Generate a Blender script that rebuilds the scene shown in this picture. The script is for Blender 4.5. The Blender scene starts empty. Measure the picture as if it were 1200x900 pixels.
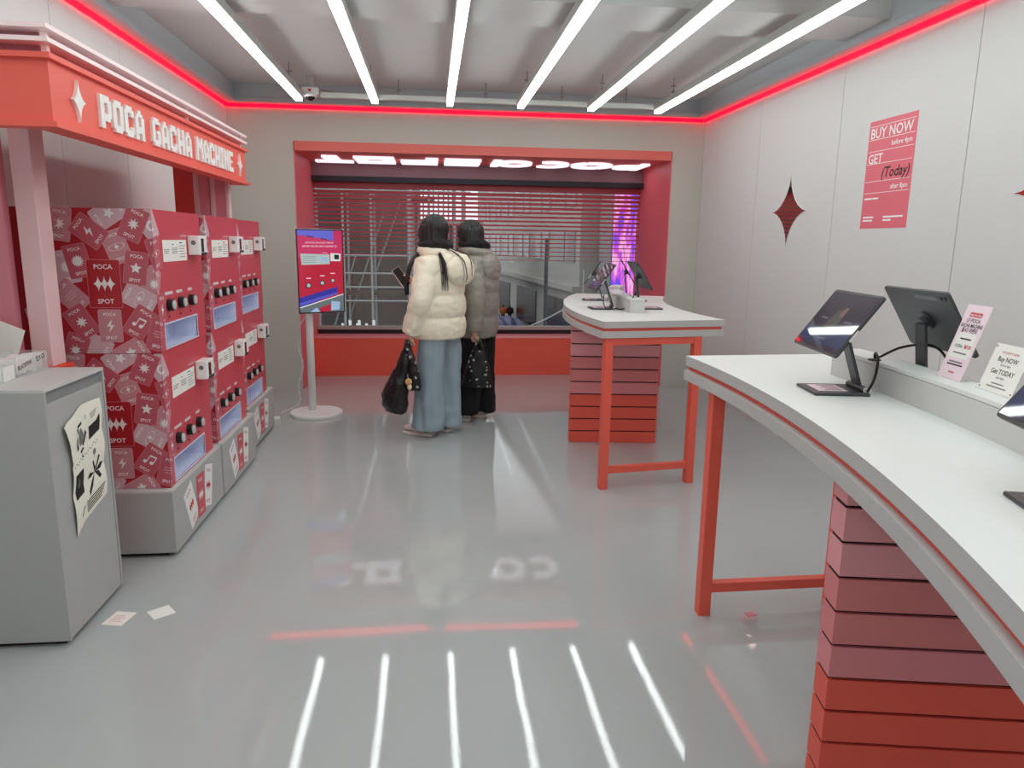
import bpy, bmesh, math, random
from math import sin, cos, pi, radians as rad, sqrt, atan2, hypot
from mathutils import Vector, Matrix, noise
from mathutils.geometry import tessellate_polygon

# ------------------------------------------------------------------ camera, sky, exposure
scene = bpy.context.scene
COL = scene.collection
random.seed(7)

def set_camera():
    f, p, y, r = 850.5, rad(11.1), rad(6.41), rad(.853)
    fwd = Vector((sin(y) * cos(p), cos(y) * cos(p), -sin(p)))
    right = Vector((cos(y), -sin(y), 0)); up = right.cross(fwd)
    r2 = cos(r) * right + sin(r) * up
    u2 = -sin(r) * right + cos(r) * up
    cd = bpy.data.cameras.new('camera'); cam = bpy.data.objects.new('camera', cd); COL.objects.link(cam)
    m = Matrix((r2, u2, -fwd)).transposed().to_4x4(); m.translation = (0, 0, 1.5)
    cam.matrix_world = m
    cd.sensor_width = 36; cd.lens = f / 1200 * 36; cd.clip_start = .02; cd.clip_end = 500
    scene.camera = cam
set_camera()

w = bpy.data.worlds.new('overcast sky'); scene.world = w; w.use_nodes = True
bg = w.node_tree.nodes['Background']
bg.inputs['Color'].default_value = (.93, .96, 1, 1); bg.inputs['Strength'].default_value = 1.7

TUBE_POWER = 9.6
LED_POWER = 4.6
vs = scene.view_settings
vs.view_transform = 'Standard'; vs.look = 'None'; vs.gamma = 1; vs.use_curve_mapping = False
vs.exposure = 0.0
scene.cycles.max_bounces = 10; scene.cycles.diffuse_bounces = 5; scene.cycles.glossy_bounces = 5
scene.cycles.transparent_max_bounces = 24; scene.cycles.sample_clamp_indirect = 6
scene.cycles.caustics_reflective = False; scene.cycles.caustics_refractive = False
try:
    scene.cycles.use_denoising = True
except Exception:
    pass

# ------------------------------------------------------------------ materials
def srgb(r, g, b):
    f = lambda c: c / 12.92 if c <= .04045 else ((c + .055) / 1.055) ** 2.4
    return (f(r / 255), f(g / 255), f(b / 255), 1)

MATS = {}
def mat(name, col, rough=.5, metal=0, emit=None, estr=0, spec=.5, bump=0, bscale=60, var=0, vscale=8, coat=0, alpha=1, stretch=None):
    if name in MATS: return MATS[name]
    m = bpy.data.materials.new(name); m.use_nodes = True
    nt = m.node_tree; b = nt.nodes['Principled BSDF']
    c = col if len(col) == 4 else (*col, 1)
    b.inputs['Base Color'].default_value = c
    b.inputs['Roughness'].default_value = rough; b.inputs['Metallic'].default_value = metal
    b.inputs['Specular IOR Level'].default_value = spec
    if coat: b.inputs['Coat Weight'].default_value = coat; b.inputs['Coat Roughness'].default_value = .08
    if emit:
        b.inputs['Emission Color'].default_value = emit if len(emit) == 4 else (*emit, 1)
        b.inputs['Emission Strength'].default_value = estr
    if alpha < 1: b.inputs['Alpha'].default_value = alpha
    tc = None
    if bump or var:
        tc = nt.nodes.new('ShaderNodeTexCoord'); src = tc.outputs['Object']
        if stretch:
            mp = nt.nodes.new('ShaderNodeMapping'); mp.inputs['Scale'].default_value = stretch
            nt.links.new(src, mp.inputs['Vector']); src = mp.outputs['Vector']
    if bump:
        n = nt.nodes.new('ShaderNodeTexNoise'); n.inputs['Scale'].default_value = bscale; n.inputs['Detail'].default_value = 4
        nt.links.new(src, n.inputs['Vector'])
        bp = nt.nodes.new('ShaderNodeBump'); bp.inputs['Strength'].default_value = bump; bp.inputs['Distance'].default_value = .002
        nt.links.new(n.outputs['Fac'], bp.inputs['Height']); nt.links.new(bp.outputs['Normal'], b.inputs['Normal'])
    if var:
        n = nt.nodes.new('ShaderNodeTexNoise'); n.inputs['Scale'].default_value = vscale; n.inputs['Detail'].default_value = 6
        nt.links.new(src, n.inputs['Vector'])
        mx = nt.nodes.new('ShaderNodeMix'); mx.data_type = 'RGBA'
        mx.inputs[6].default_value = tuple(x * (1 - var) for x in c[:3]) + (1,)
        mx.inputs[7].default_value = tuple(min(1, x * (1 + var)) for x in c[:3]) + (1,)
        nt.links.new(n.outputs['Fac'], mx.inputs[0]); nt.links.new(mx.outputs[2], b.inputs['Base Color'])
    MATS[name] = m
    return m

M_wall = mat('painted panel light grey', srgb(212, 213, 212), .55, bump=.04, bscale=40, var=.02, vscale=2)
M_wallback = mat('painted wall warm grey', srgb(199, 199, 190), .6, bump=.05, bscale=50, var=.02, vscale=3)
M_ceil = mat('ceiling paint', srgb(205, 205, 204), .6, bump=.04, bscale=30)
M_cove = mat('cove paint', srgb(178, 184, 188), .5)
M_seam = mat('seam dark', srgb(60, 60, 62), .8)
M_white = mat('white plastic', srgb(238, 238, 236), .35)
M_whitematte = mat('white paper', srgb(240, 239, 233), .8)
M_black = mat('black plastic', srgb(20, 20, 22), .35)
M_rubber = mat('dark rubber', srgb(14, 14, 15), .7)
M_coral = mat('coral painted metal', srgb(235, 98, 80), .4, var=.03, vscale=6)
M_coraldeep = mat('coral groove', srgb(222, 92, 80), .5)
M_gpink = mat('recess pink red paint', srgb(238, 112, 122), .45, var=.02, vscale=3)
M_gred = mat('parapet red paint', srgb(240, 98, 80), .5, var=.05, vscale=7)
M_sill = mat('sill pink paint', srgb(246, 150, 158), .4)
M_header = mat('header coral', srgb(234, 118, 108), .5)
M_grey = mat('grey laminate', srgb(176, 177, 176), .45, bump=.12, bscale=90, stretch=(1, 1, 14), var=.03, vscale=50)
M_greyedge = mat('grey laminate edge', srgb(204, 205, 203), .45)
M_top = mat('pale wood laminate', srgb(224, 227, 225), .42, bump=.06, bscale=60, stretch=(10, 1, 1), var=.03, vscale=30)
M_topedge = mat('laminate edge', srgb(188, 189, 188), .5)
M_plk1 = mat('plank blush', srgb(232, 158, 164), .5, bump=.08, bscale=70, stretch=(1, 1, 8))
M_plk2 = mat('plank rose', srgb(218, 128, 130), .5, bump=.08, bscale=70, stretch=(1, 1, 8))
M_plk3 = mat('plank dusty rose', srgb(222, 136, 142), .5, bump=.08, bscale=70, stretch=(1, 1, 8))
M_plkr = mat('plank red', srgb(234, 94, 78), .5, bump=.08, bscale=70, stretch=(1, 1, 8))
M_core = mat('dark core', srgb(30, 18, 18), .9)
M_mred = mat('machine red', srgb(206, 72, 86), .38, var=.02, vscale=5)
M_mdeep = mat('card ground red', srgb(178, 34, 46), .4)
M_cd1 = mat('card dusty pink', srgb(194, 92, 106), .45)
M_cd1e = mat('card dusty pink rim', srgb(214, 132, 142), .45)
M_cd2 = mat('card pale mauve', srgb(204, 142, 150), .45)
M_cd2e = mat('card pale mauve rim', srgb(222, 170, 176), .45)
M_cd3 = mat('card lavender', srgb(212, 178, 186), .45)
M_cd3e = mat('card lavender rim', srgb(226, 198, 204), .45)
M_ink = mat('white print', srgb(240, 240, 238), .6)
M_redink = mat('red print', srgb(196, 40, 46), .6)
M_blackink = mat('black print', srgb(28, 27, 26), .7)
M_greyink = mat('grey print', srgb(120, 120, 120), .7)
M_tray = mat('tray lining', srgb(218, 224, 246), .35)
M_silver = mat('knob silver', srgb(206, 206, 203), .4, .1)
M_canopy = mat('canopy coral', srgb(240, 104, 90), .5)
M_canopydark = mat('canopy red', srgb(206, 66, 60), .5)
M_postpink = mat('post pale pink', srgb(232, 196, 198), .5)
M_postrose = mat('post rose', srgb(218, 136, 150), .5)
M_rail = mat('canopy rail white pink', srgb(252, 232, 232), .4)
M_railcore = mat('canopy rail core', srgb(190, 128, 140), .5)
M_orange = mat('post foot orange red', srgb(226, 70, 44), .5)
M_alu = mat('fixture aluminium', srgb(178, 180, 176), .4, .3)
M_steel = mat('steel', srgb(140, 140, 140), .35, .8)
M_tube = mat('light diffuser', (1, 1, 1), .4, emit=(.925, 1, .985), estr=TUBE_POWER)
M_led = mat('red led strip', (.25, .0, .02), .5, emit=(1, .0, .010), estr=LED_POWER)
M_signlit = mat('lit sign letter', (1, 1, 1), .4, emit=(.93, .89, 1), estr=1.0)
M_poster = mat('poster pink', srgb(226, 112, 126), .5)
M_mirror = mat('rose mirror', srgb(238, 196, 184), .05, 1)
M_tab = mat('tablet graphite', srgb(70, 72, 76), .38, .5)
M_tabframe = mat('tablet frame', srgb(100, 102, 108), .3, .7)
M_screen = mat('tablet glass', srgb(9, 9, 12), .04, spec=.9, emit=srgb(60, 56, 66), estr=.5)
M_pinkpaper = mat('pink paper', srgb(244, 222, 232), .5)
M_charcoal = mat('black bag nylon', srgb(16, 17, 18), .32, bump=.5, bscale=9)
M_sole = mat('shoe sole', srgb(240, 236, 228), .6)
M_shoe = mat('shoe mesh', srgb(222, 216, 208), .6, var=.15, vscale=40)
M_shoew = mat('white shoe leather', srgb(232, 230, 226), .5)
M_cream = mat('cream puffer nylon', srgb(246, 239, 216), .42, bump=.25, bscale=34, var=.02)
M_greyjac = mat('grey puffer nylon', srgb(150, 146, 138), .45, bump=.25, bscale=34, var=.03)
M_denim = mat('light blue denim', srgb(150, 170, 180), .85, var=.3, vscale=6, bump=.3, bscale=160, stretch=(1, 1, .35))
M_blackcloth = mat('black cloth', srgb(17, 17, 19), .85)
M_scarf = mat('dark scarf', srgb(40, 35, 37), .95, bump=.8, bscale=60)
M_hair = mat('black hair', srgb(18, 16, 18), .42, bump=.7, bscale=26, stretch=(9, 9, .6))
M_skin = mat('skin', srgb(226, 180, 158), .5)
M_tan = mat('tan plush', srgb(206, 164, 112), .9, bump=.6, bscale=90)

# ------------------------------------------------------------------ geometry helpers
def link(name, me, parent=None):
    o = bpy.data.objects.new(name, me); COL.objects.link(o)
    if parent: o.parent = parent
    return o

def tag(o, label=None, cat=None, group=None, kind=None):
    if label: o['label'] = label
    if cat: o['category'] = cat
    if group: o['group'] = group
    if kind: o['kind'] = kind
    return o

def thing(name, label, cat, loc=(0, 0, 0), rz=0, group=None):
    o = bpy.data.objects.new(name, None); COL.objects.link(o)
    o.location = loc; o.rotation_euler = (0, 0, rz); o.empty_display_size = .05
    return tag(o, label, cat, group)

def copy_tree(o, parent=None):
    c = o.copy(); COL.objects.link(c)
    if parent: c.parent = parent
    for ch in list(o.children): copy_tree(ch, c)
    return c

class MB:
    def __init__(s): s.v = []; s.f = []; s.m = []
    def add(s, vs, fs, m=0):
        n = len(s.v); s.v += [tuple(x) for x in vs]; s.f += [tuple(i + n for i in q) for q in fs]; s.m += [m] * len(fs)
        return s
    def box(s, a, b, m=0, M=None):
        x0, x1 = sorted((a[0], b[0])); y0, y1 = sorted((a[1], b[1])); z0, z1 = sorted((a[2], b[2]))
        vs = [Vector((x, y, z)) for z in (z0, z1) for y in (y0, y1) for x in (x0, x1)]
        if M: vs = [M @ v for v in vs]
        return s.add(vs, [(0, 2, 3, 1), (4, 5, 7, 6), (0, 1, 5, 4), (2, 6, 7, 3), (0, 4, 6, 2), (1, 3, 7, 5)], m)
    def prism(s, poly, z0, z1, m=0, M=None, mside=None):
        n = len(poly)
        vs = [Vector((x, y, z)) for z in (z0, z1) for x, y in poly]
        if M: vs = [M @ v for v in vs]
        tr = tessellate_polygon([[Vector((x, y, 0)) for x, y in poly]])
        area = sum(poly[i][0] * poly[(i + 1) % n][1] - poly[(i + 1) % n][0] * poly[i][1] for i in range(n))
        fs = []
        for t in tr:
            a = [poly[i] for i in t]
            sg = (a[1][0] - a[0][0]) * (a[2][1] - a[0][1]) - (a[2][0] - a[0][0]) * (a[1][1] - a[0][1])
            t = t if sg > 0 else t[::-1]
            fs.append(tuple(i + n for i in t)); fs.append(tuple(t[::-1]))
        s.add(vs, fs, m)
        side = [(i, (i + 1) % n, (i + 1) % n + n, i + n) for i in range(n)]
        if area < 0: side = [q[::-1] for q in side]
        k = len(s.v) - 2 * n
        s.f += [tuple(i + k for i in q) for q in side]; s.m += [m if mside is None else mside] * n
        return s
    def tube(s, pts, r, n=8, m=0, cap=True, flat=1):
        pts = [Vector(p) for p in pts]; rs = r if isinstance(r, (list, tuple)) else [r] * len(pts)
        base = len(s.v); up = None
        for i, p in enumerate(pts):
            d = (pts[min(i + 1, len(pts) - 1)] - pts[max(i - 1, 0)]).normalized()
            if up is None: up = Vector((0, 0, 1)) if abs(d.z) < .9 else Vector((0, 1, 0))
            a = d.cross(up)
            if a.length < 1e-5: a = d.orthogonal()
            a.normalize(); b = d.cross(a).normalized(); up = -b if False else up
            for k in range(n):
                t = 2 * pi * k / n
                s.v.append(tuple(p + rs[i] * (cos(t) * a + flat * sin(t) * b)))
        for i in range(len(pts) - 1):
            for k in range(n):
                q = (base + i * n + k, base + i * n + (k + 1) % n, base + (i + 1) * n + (k + 1) % n, base + (i + 1) * n + k)
                s.f.append(q[::-1]); s.m.append(m)
        if cap:
            s.f.append(tuple(base + k for k in range(n))); s.m.append(m)
            e = base + (len(pts) - 1) * n
            s.f.append(tuple(e + k for k in range(n))[::-1]); s.m.append(m)
        return s
    def loft(s, rings, m=0, cap=True):
        base = len(s.v); n = len(rings[0])
        for r in rings: s.v += [tuple(p) for p in r]
        for i in range(len(rings) - 1):
            for k in range(n):
                s.f.append((base + i * n + k, base + i * n + (k + 1) % n, base + (i + 1) * n + (k + 1) % n, base + (i + 1) * n + k)); s.m.append(m)
        if cap:
            s.f.append(tuple(base + k for k in range(n))[::-1]); s.m.append(m)
            e = base + (len(rings) - 1) * n
            s.f.append(tuple(e + k for k in range(n))); s.m.append(m)
        return s
    def lathe(s, prof, n=32, m=0, M=None):
        rings = [[Vector((max(r, 1e-4) * cos(2 * pi * k / n), max(r, 1e-4) * sin(2 * pi * k / n), z)) for k in range(n)] for r, z in prof]
        if M: rings = [[M @ v for v in r] for r in rings]
        return s.loft(rings, m)
    def ball(s, c, r, m=0, n=14):
        c = Vector(c); r = Vector((r, r, r)) if not hasattr(r, '__len__') else Vector(r)
        prof = [[c + Vector((r.x * sin(pi * i / n) * cos(2 * pi * k / (n + 2)), r.y * sin(pi * i / n) * sin(2 * pi * k / (n + 2)), -r.z * cos(pi * i / n))) for k in range(n + 2)] for i in range(n + 1)]
        prof[0] = [c - Vector((0, 0, r.z)) + (p - prof[1][0]) * 1e-4 for p in prof[1]]
        prof[-1] = [c + Vector((0, 0, r.z)) + (p - prof[-2][0]) * 1e-4 for p in prof[-2]]
        return s.loft(prof, m)
    def mesh(s, name, mats, smooth=False):
        me = bpy.data.meshes.new(name); me.from_pydata(s.v, [], s.f)
        for x in (mats if isinstance(mats, (list, tuple)) else [mats]): me.materials.append(x)
        me.polygons.foreach_set('material_index', s.m)
        if smooth: me.polygons.foreach_set('use_smooth', [True] * len(s.f))
        me.update(); return me
    def build(s, name, mats, parent=None, smooth=False, bevel=0, loc=None):
        o = link(name, s.mesh(name, mats, smooth), parent)
        if loc: o.location = loc
        if bevel:
            b = o.modifiers.new('bevel', 'BEVEL'); b.width = bevel; b.segments = 2; b.limit_method = 'ANGLE'; b.angle_limit = rad(40)
        return o

def box(name, a, b, m, parent=None, bevel=0):
    return MB().box(a, b).build(name, m, parent, bevel=bevel)

def struct(name, mb, m, parent=None, bevel=0):
    o = mb.build(name, m, parent, bevel=bevel)
    if not parent: o['kind'] = 'structure'
    return o

def settle(o, mods):
    """apply modifiers by evaluating them once"""
    dg = bpy.context.evaluated_depsgraph_get(); dg.update()
    me = bpy.data.meshes.new_from_object(o.evaluated_get(dg))
    o.modifiers.clear(); old = o.data; o.data = me
    return o

def remesh(o, voxel, smooth=6, disp=None):
    r = o.modifiers.new('r', 'REMESH'); r.mode = 'VOXEL'; r.voxel_size = voxel
    if smooth:
        s = o.modifiers.new('s', 'SMOOTH'); s.iterations = smooth; s.factor = .5
    settle(o, None)
    me = o.data
    if disp:
        ns = [v.normal.copy() for v in me.vertices]
        for v, n in zip(me.vertices, ns): v.co += n * disp(v.co)
    me.polygons.foreach_set('use_smooth', [True] * len(me.polygons)); me.update()
    return o

# text as triangles, cached; cap height normalised to 1
_TXT = {}
def text_tris(body, shear=0):
    key = (body, shear)
    if key in _TXT: return _TXT[key]
    cu = bpy.data.curves.new('lettering', 'FONT'); cu.body = body; cu.resolution_u = 2; cu.shear = shear; cu.size = 1; cu.offset = .013
    o = bpy.data.objects.new('lettering', cu); COL.objects.link(o)
    dg = bpy.context.evaluated_depsgraph_get(); dg.update()
    me = bpy.data.meshes.new_from_object(o.evaluated_get(dg))
    bm = bmesh.new(); bm.from_mesh(me); bmesh.ops.triangulate(bm, faces=bm.faces)
    tris = [[(v.co.x, v.co.y) for v in f.verts] for f in bm.faces]
    bm.free(); bpy.data.objects.remove(o); bpy.data.curves.remove(cu); bpy.data.meshes.remove(me)
    if tris:
        x0 = min(p[0] for t in tris for p in t); x1 = max(p[0] for t in tris for p in t)
        k = 1 / .72
        tris = [[((x - x0) * k, y * k) for x, y in t] for t in tris]; W = (x1 - x0) * k
    else: W = 0
    _TXT[key] = (tris, W)
    return _TXT[key]

class Print:
    """flat print laid on a surface: polygons in (u, v) clipped to regions and placed a hair off the surface, layer over layer"""
    def __init__(s, regions, step=.00012, lift=.0006):
        s.reg = regions; s.mb = MB(); s.mats = []; s.layer = 0; s.step = step; s.lift = lift
    def mi(s, m):
        if m not in s.mats: s.mats.append(m)
        return s.mats.index(m)
    def up(s): s.layer += 1
    def convex(s, pts, m):
        for (u0, u1, v0, v1, org, ux, uv, n) in s.reg:
            q = pts
            for ax, lim, sg in ((0, u0, 1), (0, u1, -1), (1, v0, 1), (1, v1, -1)):
                out = []
                for i in range(len(q)):
                    a, b = q[i], q[(i + 1) % len(q)]
                    da, db = (a[ax] - lim) * sg, (b[ax] - lim) * sg
                    if da >= 0: out.append(a)
                    if (da > 0 and db < 0) or (da < 0 and db > 0):
                        t = da / (da - db); out.append((a[0] + (b[0] - a[0]) * t, a[1] + (b[1] - a[1]) * t))
                q = out
                if len(q) < 3: break
            if len(q) >= 3:
                h = s.lift + s.layer * s.step
                P = [org + ux * (p[0] - u0) + uv * p[1] + n * h for p in q]
                e = (P[1] - P[0]).cross(P[2] - P[0])
                if e.dot(n) < 0: P = P[::-1]
                s.mb.add(P, [tuple(range(len(P)))], s.mi(m))
    def poly(s, pts, m, T=None):
        if T: pts = [T(p) for p in pts]
        tr = tessellate_polygon([[Vector((x, y, 0)) for x, y in pts]])
        for t in tr: s.convex([pts[i] for i in t], m)
    def text(s, body, h, m, T, align='c', shear=0, maxw=None):
        tris, W = text_tris(body, shear)
        if maxw and W * h > maxw: sx = maxw / (W * h)
        else: sx = 1
        off = {'c': W / 2, 'l': 0, 'r': W}[align]
        for t in tris: s.convex([T(((x - off) * h * sx, (y - .5) * h)) for x, y in t], m)
    def rect(s, u0, v0, u1, v1, m): s.convex([(u0, v0), (u1, v0), (u1, v1), (u0, v1)], m)
    def build(s, name, parent=None): return s.mb.build(name, s.mats, parent)

def TF(cx, cy, rot=0, sc=1):
    c, s_ = cos(rad(rot)) * sc, sin(rad(rot)) * sc
    return lambda p: (cx + p[0] * c - p[1] * s_, cy + p[0] * s_ + p[1] * c)

def rrect(w_, h_, r, n=4):
    pts = []
    for cx, cy, a0 in ((w_ / 2 - r, h_ / 2 - r, 0), (-w_ / 2 + r, h_ / 2 - r, 90), (-w_ / 2 + r, -h_ / 2 + r, 180), (w_ / 2 - r, -h_ / 2 + r, 270)):
        for k in range(n + 1):
            a = rad(a0 + 90 * k / n); pts.append((cx + r * cos(a), cy + r * sin(a)))
    return pts
def burst(n, R, r, a0=90):
    return [((R if k % 2 == 0 else r) * cos(rad(a0 + 180 * k / n)), (R if k % 2 == 0 else r) * sin(rad(a0 + 180 * k / n))) for k in range(2 * n)]
def sparkle(rx, ry, waist=.16, n=10, pw=4.2):
    pts = []
    for q in range(4):
        for k in range(n):
            t = k / n * pi / 2
            pw = 3.3; x = max(cos(t), 0) ** pw; y = max(sin(t), 0) ** pw
            a = q * pi / 2
            X, Y = x * cos(a) - y * sin(a), x * sin(a) + y * cos(a)
            pts.append((X * rx, Y * ry))
    return pts
BOLT = [(.12, .5), (-.3, -.05), (-.02, -.05), (-.14, -.5), (.3, .08), (.02, .08)]

# ------------------------------------------------------------------ the room
XL, XR, YB, YF, ZC = -1.90, 2.75, 7.42, -1.7, 2.90
RX0, RX1, RY = -1.29, 2.42, 8.47           # window recess

def floor_material():
    m = mat('grey epoxy floor', srgb(158, 161, 161), .03, spec=.55)
    nt = m.node_tree; b = nt.nodes['Principled BSDF']; L = nt.links
    tc = nt.nodes.new('ShaderNodeTexCoord')
    n1 = nt.nodes.new('ShaderNodeTexNoise'); n1.inputs['Scale'].default_value = 1.3; n1.inputs['Detail'].default_value = 8; n1.inputs['Roughness'].default_value = .6
    L.new(tc.outputs['Object'], n1.inputs['Vector'])
    mx = nt.nodes.new('ShaderNodeMix'); mx.data_type = 'RGBA'
    mx.inputs[6].default_value = srgb(172, 176, 176); mx.inputs[7].default_value = srgb(186, 190, 190)
    L.new(n1.outputs['Fac'], mx.inputs[0]); L.new(mx.outputs[2], b.inputs['Base Color'])
    n2 = nt.nodes.new('ShaderNodeTexNoise'); n2.inputs['Scale'].default_value = 2.2; n2.inputs['Detail'].default_value = 1
    n3 = nt.nodes.new('ShaderNodeTexNoise'); n3.inputs['Scale'].default_value = 90; n3.inputs['Detail'].default_value = 3
    L.new(tc.outputs['Object'], n2.inputs['Vector']); L.new(tc.outputs['Object'], n3.inputs['Vector'])
    b1 = nt.nodes.new('ShaderNodeBump'); b1.inputs['Strength'].default_value = 1; b1.inputs['Distance'].default_value = .0009
    b2 = nt.nodes.new('ShaderNodeBump'); b2.inputs['Strength'].default_value = .5; b2.inputs['Distance'].default_value = .00011
    L.new(n2.outputs['Fac'], b1.inputs['Height']); L.new(n3.outputs['Fac'], b2.inputs['Height'])
    L.new(b1.outputs['Normal'], b2.inputs['Normal']); L.new(b2.outputs['Normal'], b.inputs['Normal'])
    return m
struct('floor', MB().box((-2, -1.8, -.1), (2.85, 8.6, 0)), floor_material())
struct('ceiling', MB().box((-2, -1.8, ZC), (2.85, 7.52, ZC + .1)), M_ceil)
for i, (y0, y1) in enumerate(((4.26, 4.74), (1.3, 1.8))):
    struct('trim_%d' % (10 + i), MB().box((XL + .1, y0, 2.795), (XR - .1, y1, ZC)), M_ceil)

def panelled(name, x0, x1, xp0, xp1, seams):
    o = struct(name, MB().box((x0, -1.8, 0), (x1, 7.52, ZC)), M_seam)
    for a, b in zip(seams[:-1], seams[1:]):
        MB().box((xp0, a + .0025, 0), (xp1, b - .0025, ZC)).build('wall_panel', M_wall, o)
panelled('wall_left', XL - .1, XL - .012, XL - .012, XL, [-1.7, -.905, -.06, .785, 1.63, 2.475, 3.32, 4.165, 5.01, 5.86, 6.70, 7.42])
panelled('wall_right', XR + .012, XR + .1, XR, XR + .012, [-1.7, -1.345, -.1, 1.14, 2.385, 3.628, 4.866, 6.112, 7.42])
struct('wall_back', MB().box((XL, YB, 0), (RX0 - .01, YB + .1, ZC)).box((RX1 + .01, YB, 0), (XR, YB + .1, ZC)).box((RX0 - .01, YB, 2.415), (RX1 + .01, YB + .1, ZC)), M_wallback)
struct('wall_front', MB().box((XL, YF - .1, 0), (XR, YF, ZC)), M_wall)
struct('trim_1', MB().box((RX0 - .01, YB - .004, 0), (RX0, YB + .1, 2.325)).box((RX0 - .1, YB + .1, 0), (RX0, 8.6, 2.325)), M_gpink)
struct('trim_2', MB().box((RX1, YB - .004, 0), (RX1 + .01, YB + .1, 2.325)).box((RX1, YB + .1, 0), (RX1 + .1, 8.6, 2.325)), M_gpink)
struct('trim_3', MB().box((RX0, YB - .014, 2.325), (RX1, YB + .1, 2.413)).box((RX0 - .1, YB + .1, 2.325), (RX1 + .1, 8.6, 2.43)), M_header)
struct('wall_parapet', MB().box((RX0, 8.13, 0), (RX1, 8.6, .424)), M_gred)
struct('trim_4', MB().box((RX0, 8.125, .424), (RX1, 8.6, .437)), M_sill)
struct('trim_5', MB().box((RX0, 8.40, 2.175), (RX1, 8.5, 2.325)), mat('blind pelmet mauve', srgb(150, 118, 126), .6))

# window: frame, one pane, the red film stripes that thin out downwards
win = struct('window_1', MB().box((RX0, 8.44, .437), (RX1, 8.5, .485), 1).box((RX0, 8.43, .485), (RX1, 8.5, .525), 0)
             .box((RX0, 8.44, 2.12), (RX1, 8.5, 2.14), 1), [M_alu, M_black])
def glass_material():
    m = bpy.data.materials.new('window glass'); m.use_nodes = True; nt = m.node_tree; nt.nodes.clear()
    o = nt.nodes.new('ShaderNodeOutputMaterial'); t = nt.nodes.new('ShaderNodeBsdfTransparent'); g = nt.nodes.new('ShaderNodeBsdfGlossy')
    t.inputs['Color'].default_value = (.80, .82, .82, 1); g.inputs['Roughness'].default_value = .01
    f = nt.nodes.new('ShaderNodeFresnel'); f.inputs['IOR'].default_value = 1.45
    x = nt.nodes.new('ShaderNodeMixShader')
    nt.links.new(f.outputs[0], x.inputs[0]); nt.links.new(t.outputs[0], x.inputs[1]); nt.links.new(g.outputs[0], x.inputs[2]); nt.links.new(x.outputs[0], o.inputs['Surface'])
    return m
M_glass = glass_material()
MB().box((RX0, 8.468, .525), (RX1, 8.474, 2.12)).build('window_pane', M_glass, win)
M_film = mat('burgundy window film', srgb(186, 64, 78), .3)
MB().box((RX0, 8.462, 2.052), (RX1, 8.4645, 2.12)).build('film_stripe', M_film, win)
for k in range(1, 17):
    z = 2.066 - .0485 * k; t = .036 - (.036 - .006) * ((k - 1) / 15) ** .8
    MB().box((RX0, 8.462, z - t / 2), (RX1, 8.4645, z + t / 2)).build('film_stripe', M_film, win)
tag(MB().box((RX0 + .003, 8.345, 2.118), (RX1 - .003, 8.399, 2.175)).build('blind_cassette', mat('navy black cassette', srgb(24, 26, 36), .4)),
    'long black blind cassette across the top of the window', 'blind')

# coves and red strips
def cove(name, a, b, lip): return struct(name, MB().box(a, b).box(*lip), M_cove, bevel=.003)
cove('trim_6', (XL, YF, 2.745), (XL + .1, YB, ZC), ((XL, YF, 2.735), (XL + .112, YB, 2.775)))
cove('trim_7', (XR - .1, YF, 2.745), (XR, YB, ZC), ((XR - .112, YF, 2.735), (XR, YB, 2.775)))
cove('trim_8', (XL + .1, YB - .1, 2.745), (XR - .1, YB, ZC), ((XL + .112, YB - .112, 2.735), (XR - .112, YB, 2.775)))
tag(box('led_strip', (XL, YF, 2.703), (XL + .016, YB - .02, 2.735), M_led), 'red light strip along the top of the left wall', 'light strip')
tag(box('led_strip', (XR - .016, YF, 2.703), (XR, YB - .02, 2.735), M_led), 'red light strip along the top of the right wall', 'light strip')
tag(box('led_strip', (XL + .02, YB - .016, 2.703), (XR - .02, YB, 2.735), M_led), 'red light strip along the top of the back wall', 'light strip')

# six ceiling tubes
TX = [-1.135, -.483, .174, .81, 1.455, 2.08]
ORD = ['first', 'second', 'third', 'fourth', 'fifth', 'sixth']
t0 = thing('linear_light', '', 'ceiling light', (TX[0], 0, 0), 0, 'linear lights under the ceiling')
MB().box((-.036, -1.3, 2.702), (.036, 6.86, 2.757)).build('housing', M_alu, t0, bevel=.004)
MB().box((-.027, -1.29, 2.676), (.027, 6.855, 2.702)).build('diffuser', M_tube, t0)
for y in (6.42, 3.3, .6):
    h = MB().tube([(0, y, 2.757), (0, y, ZC)], .004, 6).box((-.012, y - .012, 2.757), (.012, y + .012, 2.79)).box((-.02, y - .006, 2.825), (.02, y + .006, 2.835)).build('hanger', M_steel, t0)
lights = [t0] + [copy_tree(t0) for _ in range(5)]
for i, (o, x) in enumerate(zip(lights, TX)):
    o.location = (x, 0, 0)
    o['label'] = 'slim white ceiling light, ' + ('nearest the left wall' if i == 0 else 'nearest the right wall' if i == 5 else ORD[i] + ' from the left wall')
rail = tag(MB().box((-.96, 6.90, 2.722), (2.06, 6.955, 2.766)).build('cable_tray', mat('tray enamel', srgb(206, 208, 204), .5), bevel=.003),
           'slim pale metal rail running across the far ends of the ceiling lights', 'rail')
for x in (-.28, .5, 1.2, 1.8):
    MB().tube([(x, 6.93, 2.766), (x, 6.93, ZC)], .005, 6).box((x - .02, 6.92, 2.80), (x + .02, 6.94, 2.812)).build('hanger', M_steel, rail)
cam = thing('dome_camera', 'white dome security camera beside the first ceiling light', 'camera', (-1.045, 6.925, 2.74))
MB().box((-.075, -.06, -.005), (.075, .06, .062)).build('housing', M_white, cam, bevel=.015)
MB().ball((0, -.03, -.012), (.042, .042, .04)).build('dome', mat('smoked dome', srgb(14, 14, 16), .08), cam, smooth=True)
MB().lathe([(.052, -.02), (.058, -.004), (.05, .012)], 24).build('collar', M_white, cam, smooth=True).location = (0, -.03, 0)
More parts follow.
